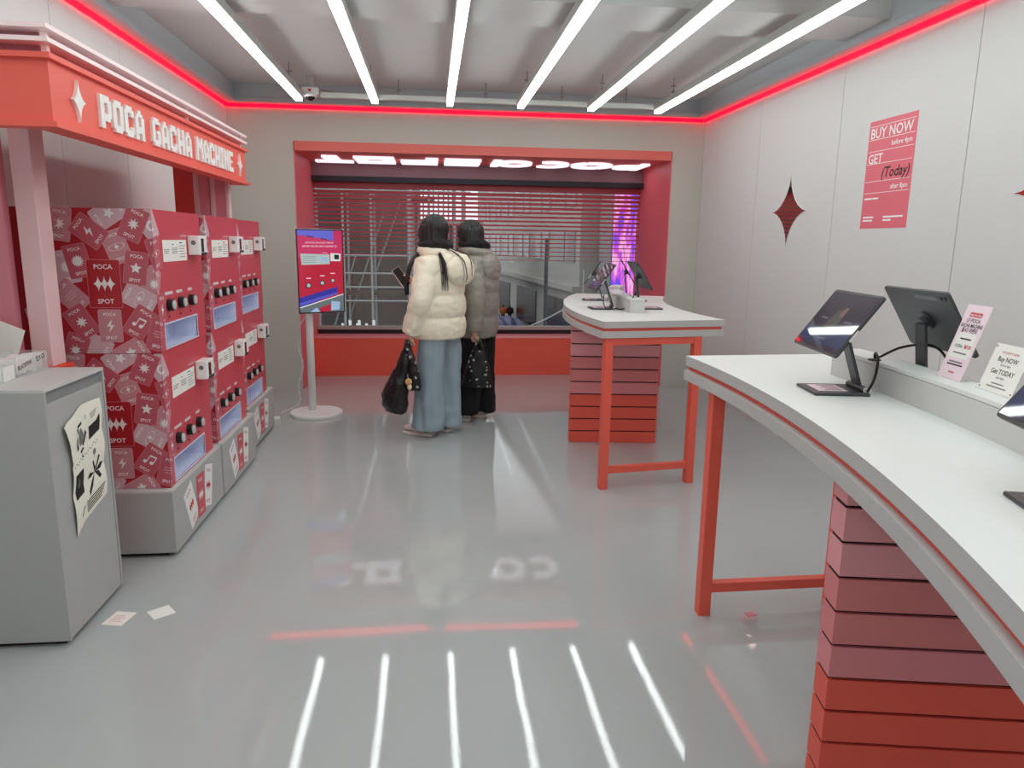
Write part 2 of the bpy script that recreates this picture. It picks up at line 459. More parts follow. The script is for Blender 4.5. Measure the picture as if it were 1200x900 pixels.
MB().box((-.012, -.062, .022), (.012, -.06, .045)).build('badge', M_redink, cam)
MB().tube([(.07, 0, .04), (.10, .02, .05), (.15, .02, .04), (.2, .02, .03)], .006, 6).build('lead', mat('olive lead', srgb(150, 146, 110), .6), cam)
MB().box((-.03, -.02, .062), (.03, .02, .16)).build('mount', M_alu, cam)

# lit sign on the soffit of the recess: reads from under it (tops of the letters towards the window)
def sign_letter(name, shapes):
    mb = MB()
    for s_ in shapes: mb.prism(s_, 2.305, 2.3248)
    return mb
def ringpoly(cx, cy, rx, ry, tx, ty, a0=0, a1=360, n=28):
    out = [(cx + rx * cos(rad(a0 + (a1 - a0) * k / n)), cy + ry * sin(rad(a0 + (a1 - a0) * k / n))) for k in range(n + 1)]
    inn = [(cx + (rx - tx) * cos(rad(a0 + (a1 - a0) * k / n)), cy + (ry - ty) * sin(rad(a0 + (a1 - a0) * k / n))) for k in range(n + 1)]
    return out + inn[::-1]
sg = thing('illuminated_sign', 'glowing POCA SPOT lettering set in the soffit above the window', 'sign', (0, 0, 2.31))
R_ = lambda x0, y0, x1, y1: [(x0, y0), (x1, y0), (x1, y1), (x0, y1)]
Y0, Y1 = 7.74, 8.29; YM = (Y0 + Y1) / 2; YH = (Y1 - Y0) / 2
letters = [
    [ringpoly(2.13, YM + .08, .15, .19, .075, .075, 0, 180), ringpoly(2.13, YM + .08, .15, .19, .075, .075, 180, 360), R_(2.215, Y0, 2.30, Y1)],
    [ringpoly(1.73, YM, .223, YH, .095, .11, 62, 238), ringpoly(1.73, YM, .223, YH, .095, .11, 246, 416)],
    [ringpoly(1.28, YM, .20, YH, .085, .11, -128, 128)],
    [ringpoly(.89, YM, .19, YH, .085, .11, 5, 178), ringpoly(.89, YM, .19, YH, .085, .11, 184, 355), R_(.65, Y0, .735, Y1)],
    [R_(.147, Y1 - .11, .521, Y1), R_(.40, YM, .521, Y1 - .11), R_(.147, YM - .055, .521, YM + .055), R_(.147, Y0 + .11, .27, YM), R_(.147, Y0, .521, Y0 + .11)],
    [R_(-.05, Y0, .078, Y1), R_(-.309, Y1 - .11, -.05, Y1), R_(-.309, YM - .05, -.05, YM + .06), R_(-.309, YM, -.19, Y1 - .1)],
    [R_(-.777, Y0, -.373, Y0 + .13), R_(-.777, Y1 - .13, -.373, Y1), R_(-.777, Y0 + .13, -.655, Y1 - .13), R_(-.495, Y0 + .13, -.373, Y1 - .13)],
    [R_(-1.213, Y1 - .12, -.819, Y1), R_(-1.09, Y0, -.94, Y1 - .12)],
]
for L_ in letters:
    mb = MB()
    for s_ in L_: mb.prism(s_, 2.303, 2.3245)
    o = mb.build('sign_letter', M_signlit); o.parent = sg; o.location = (0, 0, -2.31)

out = thing('wall_socket', 'small white power socket low on the left side of the window recess', 'socket', (RX0, 8.19, .36))
MB().box((0, -.03, -.06), (.008, .03, .06)).build('plate', M_white, out, bevel=.003)
for z in (-.028, .0, .028): MB().lathe([(.012, 0), (.012, .004), (.008, .004), (.007, .001)], 12, M=Matrix.Translation((.008, 0, z)) @ Matrix.Rotation(pi / 2, 4, 'Y')).build('outlet', M_greyink, out)

# wall decorations on the right
for y, lab in ((5.49, 'rose mirror sparkle on the right wall near the window'), (3.0, 'rose mirror sparkle on the right wall, cut by the right edge of the photo')):
    P = sparkle(.272, .272, pw=2.5)
    M_ = Matrix(((0, 0, -1, XR), (-1, 0, 0, y), (0, 1, 0, 1.758), (0, 0, 0, 1)))
    s_ = MB().prism(P, 0, .006, 0, M_, 1).build('mirror_star', [M_mirror, M_white])
    tag(s_, lab, 'mirror', 'mirror sparkles on the right wall')
po = box('poster', (XR - .0012, 4.05, 1.614), (XR, 4.515, 2.265), M_poster)
tag(po, 'pink paper poster on the right wall reading BUY NOW GET (Today)', 'poster')
pr = Print([(0, .465, 0, .651, Vector((XR - .0012, 4.515, 1.614)), Vector((0, -1, 0)), Vector((0, 0, 1)), Vector((-1, 0, 0)))])
I = lambda x, y: TF(x, y)
for v in (.618, .538, .467, .392, .286, .216, .575 - .575 + .1): 
    if v > .15: pr.rect(.012, v - .0016, .453, v + .0016, M_ink)
pr.text('BUY NOW', .062, M_ink, I(.022, .578), 'l', maxw=.42)
pr.text('before 4pm', .03, M_ink, I(.435, .503), 'r', maxw=.26)
pr.text('GET', .058, M_ink, I(.02, .425), 'l', maxw=.18)
pr.text('(Today)', .062, M_blackink, I(.44, .337), 'r', .25, maxw=.31)
pr.text('after 8pm', .03, M_ink, I(.435, .248), 'r', maxw=.22)
for (x, y, l) in ((.02, .182, .08), (.105, .182, .06), (.025, .068, .11), (.025, .048, .10), (.235, .068, .19), (.235, .048, .08)):
    pr.rect(x, y - .005, x + l, y + .005, M_ink)
pr.build('poster_print', po)

# ------------------------------------------------------------------ card vending machines on grey plinths
UW, UD, UH = .68, .62, .642
CARDS = [  # u, v, turn, kind, tone
    (-.37, .387, 10, 'sun', 3), (-.385, .573, -8, 'b8', 2), (-.176, .621, 123, 'star', 3), (-.154, .476, 19, 'orbit', 2),
    (-.365, .257, 45, 'lines', 2), (-.285, .036, 60, 'lines', 3), (-.13, .004, -60, 'star', 2), (-.368, .015, -20, 'b8', 1), (-.47, .33, 30, 'star', 2),
    (-.48, .48, -15, 'bolt', 1), (-.5, .14, 12, 'orbit', 3), (-.47, .6, 40, 'sun', 2),
    (-.005, .313, -25, 'b12', 2), (.002, .569, 35, 'moon', 3), (.03, .448, 15, 'orbit', 1), (-.076, .248, 60, 'orbit', 3),
    (-.265, .542, 52, 'bolt', 1), (-.075, .575, -24, 'b8', 1), (-.322, .412, 12, 'sun', 1), (-.08, .383, -9, 'star', 1),
    (-.33, .142, 32, 'b8', 1), (-.208, .125, 0, 'bolt', 2), (-.081, .139, -35, 'note', 1), (.052, .193, 0, 'bolt', 1), (-.0, .083, -15, 'lines', 1),
    (-.218, .313, 0, 'main', 0)]
def draw_card(P, u, v, rot, kind, tone):
    big = kind == 'main'
    cw, chh = (.142, .214) if big else (.1, .148)
    face = {0: M_mdeep, 1: M_cd1, 2: M_cd2, 3: M_cd3}[tone]; rim = {0: M_cd1e, 1: M_cd1e, 2: M_cd2e, 3: M_cd3e}[tone]
    T = TF(u, v, rot)
    P.up(); P.poly(rrect(cw, chh, .009), rim, T)
    P.up(); P.poly(rrect(cw - .004, chh - .004, .008), face, T)
    P.up()
    th = .021 if big else .0145
    def tx(body, dy): P.text(body, th, M_ink, lambda p: T((p[0], p[1] + dy)), maxw=cw * .62)
    tx('POCA', chh * .355); tx('SPOT', -chh * .36)
    S = lambda pts, k, dx=0, dy=0: P.poly([(x * k + dx, y * k + dy) for x, y in pts], M_ink, T)
    if kind == 'b8': S(burst(8, .026, .012), 1)
    elif kind == 'sun': S(burst(14, .027, .018), 1)
    elif kind == 'b12': S(burst(12, .027, .012), 1)
    elif kind == 'star': S(burst(5, .026, .012), 1)
    elif kind == 'bolt': S(BOLT, .058)
    elif kind == 'orbit':
        S(sparkle(.014, .016), 1); P.poly([(x, y * .42) for x, y in ringpoly(0, 0, .036, .036, .003, .003, 0, 180, 14)], M_ink, T); P.poly([(x, y * .42) for x, y in ringpoly(0, 0, .036, .036, .003, .003, 180, 360, 14)], M_ink, T)
    elif kind == 'moon': S(ringpoly(0, 0, .024, .024, .01, .01, 60, 300, 14), 1)
    elif kind == 'lines':
        for k, l in enumerate((.05, .06, .04)): P.poly([(-l / 2, .012 - k * .012), (l / 2, .012 - k * .012), (l / 2, .0145 - k * .012), (-l / 2, .0145 - k * .012)], M_cd3e, T)
    elif kind == 'note':
        for p in ([(-.014, -.018), (-.010, -.018), (-.010, .02), (-.014, .02)], [(.016, -.012), (.02, -.012), (.02, .024), (.016, .024)], [(-.014, .012), (.02, .017), (.02, .025), (-.014, .02)]): P.poly(p, M_ink, T)
        S(burst(8, .009, .0085), 1, -.019, -.018); S(burst(8, .009, .0085), 1, .011, -.012)
    elif kind == 'main':
        for dx in (-.026, 0, .026): S(sparkle(.022, .036, pw=2), 1, dx, 0)

def machine_unit():
    r = thing('card_machine', '', 'vending machine', (0, 0, 0), 0, 'card vending machines along the left wall')
    ty0, ty1, tz0, tz1, td = .07, .535, .014, .122, .13
    mb = MB()
    ys, zs = [0, ty0, ty1, UW], [0, tz0, tz1, UH]
    for i in range(3):
        for j in range(3):
            if i == 1 and j == 1: continue
            mb.add([(0, ys[i], zs[j]), (0, ys[i + 1], zs[j]), (0, ys[i + 1], zs[j + 1]), (0, ys[i], zs[j + 1])], [(0, 1, 2, 3)])
    mb.add([(-UD, 0, 0), (0, 0, 0), (0, 0, UH), (-UD, 0, UH), (-UD, UW, 0), (0, UW, 0), (0, UW, UH), (-UD, UW, UH)], [(0, 1, 2, 3), (4, 7, 6, 5), (3, 2, 6, 7), (0, 4, 5, 1), (0, 3, 7, 4)])
    mb.build('body', M_mred, r)
    a, b = (ty0, tz0), (ty1, tz1)
    tb = MB().add([(0, a[0], a[1]), (0, b[0], a[1]), (0, b[0], b[1]), (0, a[0], b[1]), (-td, a[0], a[1]), (-td, b[0], a[1]), (-td, b[0], b[1]), (-td, a[0], b[1])],
                  [(0, 4, 5, 1), (1, 5, 6, 2), (2, 6, 7, 3), (3, 7, 4, 0), (4, 7, 6, 5)])
    e = .007
    for q in (((.002, a[0] - e, a[1] - e), (-.004, b[0] + e, a[1])), ((.002, a[0] - e, b[1]), (-.004, b[0] + e, b[1] + e)), ((.002, a[0] - e, a[1]), (-.004, a[0], b[1])), ((.002, b[0], a[1]), (-.004, b[0] + e, b[1]))): tb.box(q[0], q[1])
    tb.build('prize_tray', M_tray, r)
    P = Print([(-UD, 0, 0, UH, Vector((-UD, 0, 0)), Vector((1, 0, 0)), Vector((0, 0, 1)), Vector((0, -1, 0))),
               (0, .11, 0, UH, Vector((0, 0, 0)), Vector((0, 1, 0)), Vector((0, 0, 1)), Vector((1, 0, 0)))], step=.00002, lift=.0004)
    P.reg[1:], keep = [], P.reg[1:]
    P.rect(-UD, 0, 0, UH, M_mdeep)
    P.reg += keep
    for c in CARDS: draw_card(P, *c)
    P.build('card_print', r)
    # instruction sheet
    lb = MB().box((0, .115, .408), (.0016, .445, .508)).build('info_sheet', M_whitematte, r)
    Q = Print([(0, .33, 0, .1, Vector((.0016, .115, .408)), Vector((0, 1, 0)), Vector((0, 0, 1)), Vector((1, 0, 0)))], lift=.0003)
    Q.rect(.005, .078, .012, .08, M_greyink); Q.rect(.125, .077, .145, .081, M_blackink); Q.rect(.225, .084, .27, .089, M_blackink)
    for k in range(3): Q.rect(.012, .054 - .008 * k, .09 - .01 * k, .057 - .008 * k, M_greyink)
    for k in range(4): Q.rect(.118, .06 - .008 * k, .2 - .006 * (k % 2), .063 - .008 * k, M_greyink)
    for k in range(5): Q.rect(.222, .07 - .013 * k, .31 - .012 * (k % 3), .073 - .013 * k, M_greyink)
    Q.build('sheet_print', lb)
    # card reader
    rd = MB().box((0, .468, .433), (.058, .60, .53)).build('card_reader', M_white, r, bevel=.005)
    MB().box((.058, .50, .448), (.0595, .54, .516)).build('display', mat('reader window', srgb(44, 34, 40), .1), rd)
    MB().box((.056, .495, .4335), (.0598, .585, .446)).build('reader_badge', M_blackink, rd)
    MB().lathe([(.009, 0), (.012, .0006), (.012, .0012), (.009, .0012)], 18, M=Matrix.Translation((.03, .468, .495)) @ Matrix.Rotation(pi / 2, 4, 'X')).build('reader_button', M_greyink, rd)
    # knobs with a pale cap and the pin hole below, small prints above
    for k, y in enumerate((.135, .292, .446)):
        X = Matrix.Rotation(pi / 2, 4, 'Y'); MT = Matrix.Translation((0, y, .209)) @ X
        kb = MB().lathe([(.028, 0), (.028, .022), (.026, .026), (.0, .026)], 24, M=MT).build('knob', M_black, r, smooth=False)
        MB().lathe([(.0215, .026), (.0215, .030), (.019, .032), (0, .032)], 24, M=MT).build('knob_cap', M_silver, kb)
        MB().lathe([(.005, 0), (.005, .002), (0, .002)], 10, M=Matrix.Translation((0, y, .154)) @ X).build('pin', M_core, r)
    Q = Print([(0, UW, 0, UH, Vector((0, 0, 0)), Vector((0, 1, 0)), Vector((0, 0, 1)), Vector((1, 0, 0)))])
    for y0, l in ((.10, .095), (.255, .075), (.425, .06)):
        x = y0
        while x < y0 + l: Q.rect(x, .262 - .006, x + .008, .262 + .008, M_ink); x += .0105
    x = .36
    while x < .455: Q.rect(x, .524, x + .007, .532, M_cd2e); x += .009
    Q.build('name_print', r)
    return r
def plinth(y0, y1, xf):
    t = thing('plinth', '', 'plinth', (0, 0, 0), 0, 'grey plinths under the card machines')
    MB().box((XL + .01, y0, .022), (xf, y1, .322)).build('body', M_grey, t, bevel=.002)
    MB().box((XL + .01, y0, .322), (xf, y1, .33)).build('top', M_greyedge, t)
    MB().box((XL + .05, y0 + .03, 0), (xf - .05, y1 - .03, .022)).build('toe_kick', M_core, t)
    P = Print([(0, y1 - y0, 0, .33, Vector((xf, y0, 0)), Vector((0, 1, 0)), Vector((0, 0, 1)), Vector((1, 0, 0)))])
    c = (y1 - y0) / 2
    for du, dv, rot, red in ((-.155, .172, 24, 0), (.13, .18, -14, 0), (.0, .172, -2, 1)):
        T = TF(c + du, dv, rot); f, k = (M_mred, M_ink) if red else (M_ink, M_redink)
        P.up(); P.poly(rrect(.128, .225, .008), f, T); P.up()
        for dx in (-.022, 0, .022): P.poly([(x + dx, y) for x, y in sparkle(.019, .034, pw=2)], k, T)
        for bd, dy in (('POCA', .08), ('SPOT', -.085)): P.text(bd, .018, k, lambda p, T=T, dy=dy: T((p[0], p[1] + dy)), maxw=.08)
    P.build('card_sticker', t)
    return t
BAYS = [(3.435, -1.228, 3.39, 4.19, -1.212), (4.215, -1.232, 4.20, 4.985, -1.208), (5.085, -1.288, 5.078, 5.87, -1.268)]
where = ['nearest the camera', 'in the middle of the row', 'farthest, by the screen stand']
proto = None
for i, (y0, xf, p0, p1, px) in enumerate(BAYS):
    pl = plinth(p0, p1, px); pl['label'] = 'grey plinth with three card stickers, ' + ['front one of the row', 'middle one of the row', 'last one of the row, set back'][i]
    for j, z in enumerate((.332, .976)):
        u = machine_unit() if proto is None else copy_tree(proto)
        if proto is None: proto = u
        u.location = (xf - .004 * (1 - j), y0, z)
        u['label'] = 'red card machine, %s unit of the stack %s' % (['lower', 'upper'][j], where[i])

# ------------------------------------------------------------------ canopy with block lettering
GLYPH = {
 'P': ['#####.', '######', '##..##', '##..##', '##..##', '######', '#####.', '##....', '##....'],
 'O': ['.####.', '######', '##..##', '##..##', '##..##', '##..##', '##..##', '######', '.####.'],
 'C': ['.####.', '######', '##..##', '##....', '##....', '##....', '##..##', '######', '.####.'],
 'A': ['..##..', '.####.', '##..##', '##..##', '##..##', '######', '######', '##..##', '##..##'],
 'G': ['.####.', '######', '##....', '##....', '##.###', '##..##', '##..##', '######', '.####.'],
 'H': ['##..##', '##..##', '##..##', '##..##', '######', '######', '##..##', '##..##', '##..##'],
 'M': ['##...##', '###.###', '#######', '#######', '##.#.##', '##...##', '##...##', '##...##', '##...##'],
 'I': ['####', '####', '.##.', '.##.', '.##.', '.##.', '.##.', '####', '####'],
 'N': ['##..##', '###.##', '###.##', '######', '######', '##.###', '##.###', '##..##', '##..##'],
 'E': ['######', '######', '##....', '##....', '#####.', '##....', '##....', '######', '######']}
cx0 = -1.20
can = thing('canopy', 'coral canopy over the machines with white POCA GACHA MACHINE letters', 'canopy', (cx0, 3.85, 0))
def cpart(name, mb, m, bevel=0):
    o = mb.build(name, m, can, bevel=bevel); o.location = (-cx0, -3.85, 0); return o
cpart('fascia', MB().box((cx0 - .02, 2.59, 1.855), (cx0, 5.07, 2.045)).box((-1.64, 2.59, 1.855), (cx0 - .02, 2.61, 2.045)).box((-1.64, 5.05, 1.855), (cx0 - .02, 5.07, 2.045)), M_canopy)
cpart('lip', MB().box((cx0 - .07, 2.572, 1.838), (cx0 + .018, 5.12, 1.855)).box((-1.64, 2.572, 1.838), (cx0 - .07, 2.64, 1.855)).box((-1.64, 5.03, 1.838), (cx0 - .07, 5.12, 1.855)), M_canopy)
cpart('cornice', MB().box((-1.65, 2.57, 2.045), (cx0 + .016, 5.10, 2.062)), M_canopy)
cpart('rail_core', MB().box((-1.62, 2.64, 2.062), (cx0 - .045, 5.03, 2.134)), M_railcore)
for z0, z1 in ((2.094, 2.108), (2.134, 2.148)): cpart('rail', MB().box((-1.65, 2.575, z0), (cx0 + .012, 5.10, z1)), M_rail)
cpart('rail_spacer', MB().box((cx0 - .03, 3.98, 2.062), (cx0 - .012, 4.0, 2.134)).box((cx0 - .03, 5.04, 2.062), (cx0 - .012, 5.06, 2.134)).box((cx0 - .03, 2.62, 2.062), (cx0 - .012, 2.64, 2.134)), M_rail)
for x0, x1 in ((-1.63, -1.552),): cpart('post', MB().box((x0, 3.14, .965), (x1, 3.25, 2.045)), M_postpink, .003)
cpart('side_board', MB().box((XL + .01, 3.12, 0), (-1.665, 3.16, 2.045)), M_postrose)
cpart('post_foot', MB().box((-1.655, 3.10, 0), (-1.53, 3.27, .965)), M_orange, .003)
cpart('end_board', MB().box((-1.63, 5.0, 0), (-1.51, 5.045, 2.045)), M_canopydark)
for x in (-1.51, -1.41):
    cpart('post', MB().box((x, 4.995, .3), (x + .03, 5.05, 2.045)), M_postpink, .002); cpart('post', MB().box((x + .025, 5.0, .3), (x + .095, 5.055, 2.045)), M_postrose, .002)
cpart('post', MB().box((-1.315, 4.995, .3), (-1.293, 5.05, 2.045)), M_postpink, .002)
cpart('post_foot', MB().box((-1.51, 4.995, 0), (-1.295, 5.06, .3)), M_orange)
HL, ZB = .117, 1.888
def word(s, ya, yb):
    n = sum(len(GLYPH[c][0]) for c in s) + (len(s) - 1); cell = (yb - ya) / n; y = ya; ch = HL / 9
    for c in s:
        mb = MB(); G = GLYPH[c]
        for r_, row in enumerate(G):
            k = 0
            while k < len(row):
                if row[k] == '#':
                    e = k
                    while e < len(row) and row[e] == '#': e += 1
                    mb.box((cx0, y + k * cell, ZB + HL - (r_ + 1) * ch), (cx0 + .012, y + e * cell, ZB + HL - r_ * ch)); k = e
                else: k += 1
        cpart('sign_letter', mb, M_ink); y += (len(G[0]) + 1) * cell
word('POCA', 2.925, 3.335); word('GACHA', 3.43, 3.95); word('MACHINE', 4.035, 4.735)
for y, s in ((2.76, .05), (4.905, .058)):
    P = sparkle(s, .068, pw=2.4)
    M_ = Matrix(((0, 0, 1, cx0), (1, 0, 0, y), (0, 1, 0, 1.947), (0, 0, 0, 1)))
    cpart('sparkle', MB().prism(P, 0, .012, 0, M_), M_ink)

# ------------------------------------------------------------------ grey cabinet and what lies on it
cab = thing('cabinet', 'grey cabinet with a recessed handle slot standing front left', 'cabinet', (-1.6, 2.85, 0))
def cbp(name, mb, m, bevel=0, parent=None):
    o = mb.build(name, m, parent or cab, bevel=bevel)
    if not parent: o.location = (1.6, -2.85, 0)
    return o
cbp('carcass', MB().box((XL + .004, 2.62, .022), (-1.352, 3.09, .96)).box((-1.352, 2.62, .022), (-1.337, 2.634, .96)).box((-1.352, 3.076, .022), (-1.337, 3.09, .96)), M_grey)
cbp('worktop', MB().box((XL + .004, 2.62, .96), (-1.337, 3.09, .972)), M_greyedge, .001)
cbp('door', MB().box((-1.352, 2.637, .024), (-1.339, 3.073, .915)), M_grey, .002)
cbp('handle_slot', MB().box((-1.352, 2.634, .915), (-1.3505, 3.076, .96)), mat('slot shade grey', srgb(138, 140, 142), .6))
cbp('toe_kick', MB().box((XL + .03, 2.645, 0), (-1.365, 3.07, .022)), M_core)

# pinned paper on the cabinet door: curled, with a torn lower corner
def paper_on_door():
    nu, nv = 10, 30; W_, H_ = .27, .42
    vs = []; fs = []
    def place(u, v):
        y = 2.742 + u * W_ - .006 * sin(v * 7); z = .405 + .055 * u - .03 * v * 0 + v * (.405 - .03 * (1 - u) * 0)
        if u < .25 and v < .12: z -= (.25 - u) * .10 * (1 - v / .12)
        z += .03 * (1 - abs(u - .45) * 2) * (v > .93)
        bulge = .004 + .012 * abs(sin(v * 9.2)) * (.3 + .7 * abs(u - .45)) + .03 * max(0, .22 - u) * (v > .6) + .045 * max(0, u - .86) * max(0, v - .8) * 5
        yy = y - (.028 * max(0, v - .66) / .34 if v > .7 and u < .15 else 0)
        return (-1.339 + bulge, yy, z)
    for s_ in (0, 1):
        for j in range(nv + 1):
            for i in range(nu + 1):
                p = place(i / nu, j / nv); vs.append((p[0] + .0006 * s_, p[1], p[2]))
    o_ = (nu + 1) * (nv + 1)
    for j in range(nv):
        for i in range(nu):
            a = j * (nu + 1) + i; q = (a, a + 1, a + nu + 2, a + nu + 1)
            fs.append(tuple(k + o_ for k in q)); fs.append(q[::-1])
    o = MB().add(vs, fs).build('paper_sheet', mat('cream paper', srgb(238, 236, 222), .8), None, smooth=True)
    tag(o, 'crumpled cream paper with black prints stuck to the grey cabinet door', 'paper')
    mb = MB(); mats = [M_blackink, M_greyink]
    def ink(u0, v0, u1, v1, m=0, n=3, h=.0013):
        for i in range(n):
            for j in range(n):
                a, b = u0 + (u1 - u0) * i / n, u0 + (u1 - u0) * (i + 1) / n; c, d = v0 + (v1 - v0) * j / n, v0 + (v1 - v0) * (j + 1) / n
                q = [place(a, c), place(b, c), place(b, d), place(a, d)]
                mb.add([(p[0] + h, p[1], p[2]) for p in q], [(0, 1, 2, 3)], m)
    def pg(pts, m=0, h=.0014):
        for t in tessellate_polygon([[Vector((x, y, 0)) for x, y in pts]]):
            q = [place(*pts[i]) for i in t]; mb.add([(p[0] + h, p[1], p[2]) for p in q], [(0, 1, 2)], m)
    ink(.57, .69, .92, .82); pg([(.57, .82), (.75, .8), (.92, .86), (.92, .82)])
    ink(.07, .27, .32, .5); ink(.16, .36, .2, .44, 1)
    for c in ([(.18, .76), (.25, .9), (.29, .89), (.23, .76), (.26, .70), (.22, .68)], [(.27, .92), (.40, .93), (.40, .905), (.27, .895)], [(.40, .69), (.50, .79), (.46, .83), (.44, .80), (.36, .70)], [(.3, .64), (.4, .665), (.38, .685), (.29, .665)], [(.3, .6), (.35, .6), (.33, .64)]): pg(c)
    pg([(.28, .72), (.38, .72), (.42, .8), (.36, .88), (.28, .86), (.25, .79)], 1)
    for c in ([(.68, .34), (.58, .30), (.46, .22), (.47, .17), (.58, .24)], [(.68, .34), (.52, .38), (.45, .34), (.55, .33)], [(.68, .34), (.6, .46), (.62, .48), (.7, .38)], [(.68, .34), (.78, .48), (.83, .46), (.74, .36)], [(.68, .34), (.85, .38), (.96, .36), (.86, .32)], [(.68, .34), (.8, .24), (.86, .25), (.8, .32)], [(.675, .34), (.665, .52), (.675, .52), (.69, .34)]): pg(c)
    pg([(.67 + .045 * cos(k * pi / 6), .545 + .03 * sin(k * pi / 6)) for k in range(12)], 1)
    for k in range(5): ink(.34 + .0 * k, .145 - .024 * k, .93 - .03 * k, .157 - .024 * k)
    pg([(.16, .07), (.2, .08), (.28, .15), (.25, .15)])
    for k in range(5): ink(.66, .925 - .012 * k, .88 - .02 * k, .93 - .012 * k, 1)
    for k in range(16): ink(.06 + k * .047, .575 + .013 * sin(k * 2.1) + k * .003, .09 + k * .047, .585 + .013 * sin(k * 2.1) + k * .003, 1, 1)
    b = mb.build('paper_print', mats, o)
    MB().lathe([(.008, 0), (.008, .003), (0, .004)], 10, M=Matrix.Translation((-1.331, 2.88, .815)) @ Matrix.Rotation(pi / 2, 4, 'Y')).build('pin', mat('clear pin', srgb(216, 216, 212), .2), o)
paper_on_door()

bx_ = thing('acrylic_tray', 'clear acrylic tray of paper slips on the grey cabinet', 'tray', (-1.585, 2.955, .9725), rad(-6))
M_acr = bpy.data.materials.new('clear acrylic'); M_acr.use_nodes = True
_b = M_acr.node_tree.nodes['Principled BSDF']; _b.inputs['Alpha'].default_value = .16; _b.inputs['Roughness'].default_value = .05; _b.inputs['Base Color'].default_value = srgb(235, 240, 240)
for a, b in (((-.06, -.10, 0), (.055, .09, .003)), ((-.06, -.10, 0), (.055, -.097, .078)), ((-.06, .087, 0), (.055, .09, .078)), ((-.06, -.10, 0), (-.057, .09, .078)), ((.052, -.10, 0), (.055, .09, .078))):
    MB().box(a, b).build('acrylic_wall', M_acr, bx_)
Q = Print([(0, .18, 0, .07, Vector((.0555, -.095, .002)), Vector((0, 1, 0)), Vector((0, 0, 1)), Vector((1, 0, 0)))])
Q.text('BLACKPINK', .017, M_blackink, TF(.005, .032, 12), 'l', maxw=.085); Q.build('name_sticker', bx_)
Q = Print(Q.reg); Q.text('EXO', .02, M_blackink, TF(.115, .052, 10), 'l', maxw=.05); Q.build('name_sticker', bx_)
slipm = [M_whitematte, M_pinkpaper]
rnd = random.Random(4)
for k in range(9):
    Mx = Matrix.Translation((-1.587 + rnd.uniform(-.012, .012), 2.89 + .017 * k, 1.008 + rnd.uniform(-.004, .006))) @ Matrix.Rotation(rnd.uniform(-.25, .25), 4, 'Z') @ Matrix.Rotation(rnd.uniform(-.2, .2), 4, 'Y') @ Matrix.Rotation(rad(58), 4, 'X')
    o = MB().box((-.04, -.032, -.0012), (.04, .032, .0012)).build('paper_slip', slipm[k % 2], None); o.matrix_world = Mx
    tag(o, 'small %s paper slip standing in the clear tray on the cabinet' % ('pink' if k % 2 else 'white'), 'paper', '%s paper slips in the clear tray' % ('pink' if k % 2 else 'white'))
def open_box(name, lab, loc, rz, w_, d, h):
    t = thing(name, lab, 'box', loc, rz); e = .0025
    MB().box((-w_ / 2, -d / 2, 0), (w_ / 2, d / 2, e)).box((-w_ / 2, -d / 2, 0), (w_ / 2, -d / 2 + e, h)).box((-w_ / 2, d / 2 - e, 0), (w_ / 2, d / 2, h)).box((-w_ / 2, -d / 2, 0), (-w_ / 2 + e, d / 2, h)).box((w_ / 2 - e, -d / 2, 0), (w_ / 2, d / 2, h)).build('carton', M_white, t)
    return t
open_box('card_box', 'low white open box at the edge of the grey cabinet', (-1.62, 2.785, .9725), rad(4), .17, .09, .055)
b2 = open_box('card_box', 'taller white box behind the low one on the grey cabinet', (-1.72, 2.90, .9725), rad(8), .12, .1, .082)
tag(MB().box((-1.66, 2.665, .9725), (-1.575, 2.722, .985)).build('white_case', M_white, bevel=.004), 'small flat white case lying in front of the white boxes', 'case')
lean = MB().box((-.09, -.002, 0), (.09, .002, .2)).build('leaning_sign', M_whitematte); lean.matrix_world = Matrix.Translation((-1.735, 3.035, .9725)) @ Matrix.Rotation(rad(20), 4, 'Y') @ Matrix.Rotation(rad(-10), 4, 'Z')
tag(lean, 'white notice card standing at the back of the cabinet, cut by the left edge', 'sign')

# cards dropped on the floor
def floor_card(lab, x, y, rz, w_, h_, printed=False, m=None):
    o = MB().box((-w_ / 2, -h_ / 2, 0), (w_ / 2, h_ / 2, .0012)).build('paper_card', m or M_whitematte); o.location = (x, y, .0005); o.rotation_euler = (0, 0, rz)
    if printed:
        P = Print([(-w_ / 2, w_ / 2, -h_ / 2, h_ / 2, Vector((-w_ / 2, 0, .0012)), Vector((1, 0, 0)), Vector((0, 1, 0)), Vector((0, 0, 1)))])
        for k in range(4): P.rect(-w_ * .3, -.028 + k * .014, w_ * .25 - .008 * (k % 2), -.023 + k * .014, M_cd2e)
        P.build('card_print', o)
    return tag(o, lab, 'paper')
floor_card('white card with pale pink print lying on the floor by the cabinet', -1.247, 2.815, rad(-12), .085, .105, True, mat('off white card', srgb(244, 236, 228), .7))
floor_card('plain white card lying on the floor, the one farther from the cabinet', -1.099, 2.852, rad(38), .085, .085)
floor_card('tiny white scrap of paper on the floor under the large counter', 1.226, 2.478, .4, .016, .02)
floor_card('small pink scrap of paper on the floor behind the counter leg', 1.305, 2.64, .2, .04, .03, False, M_cd1e)

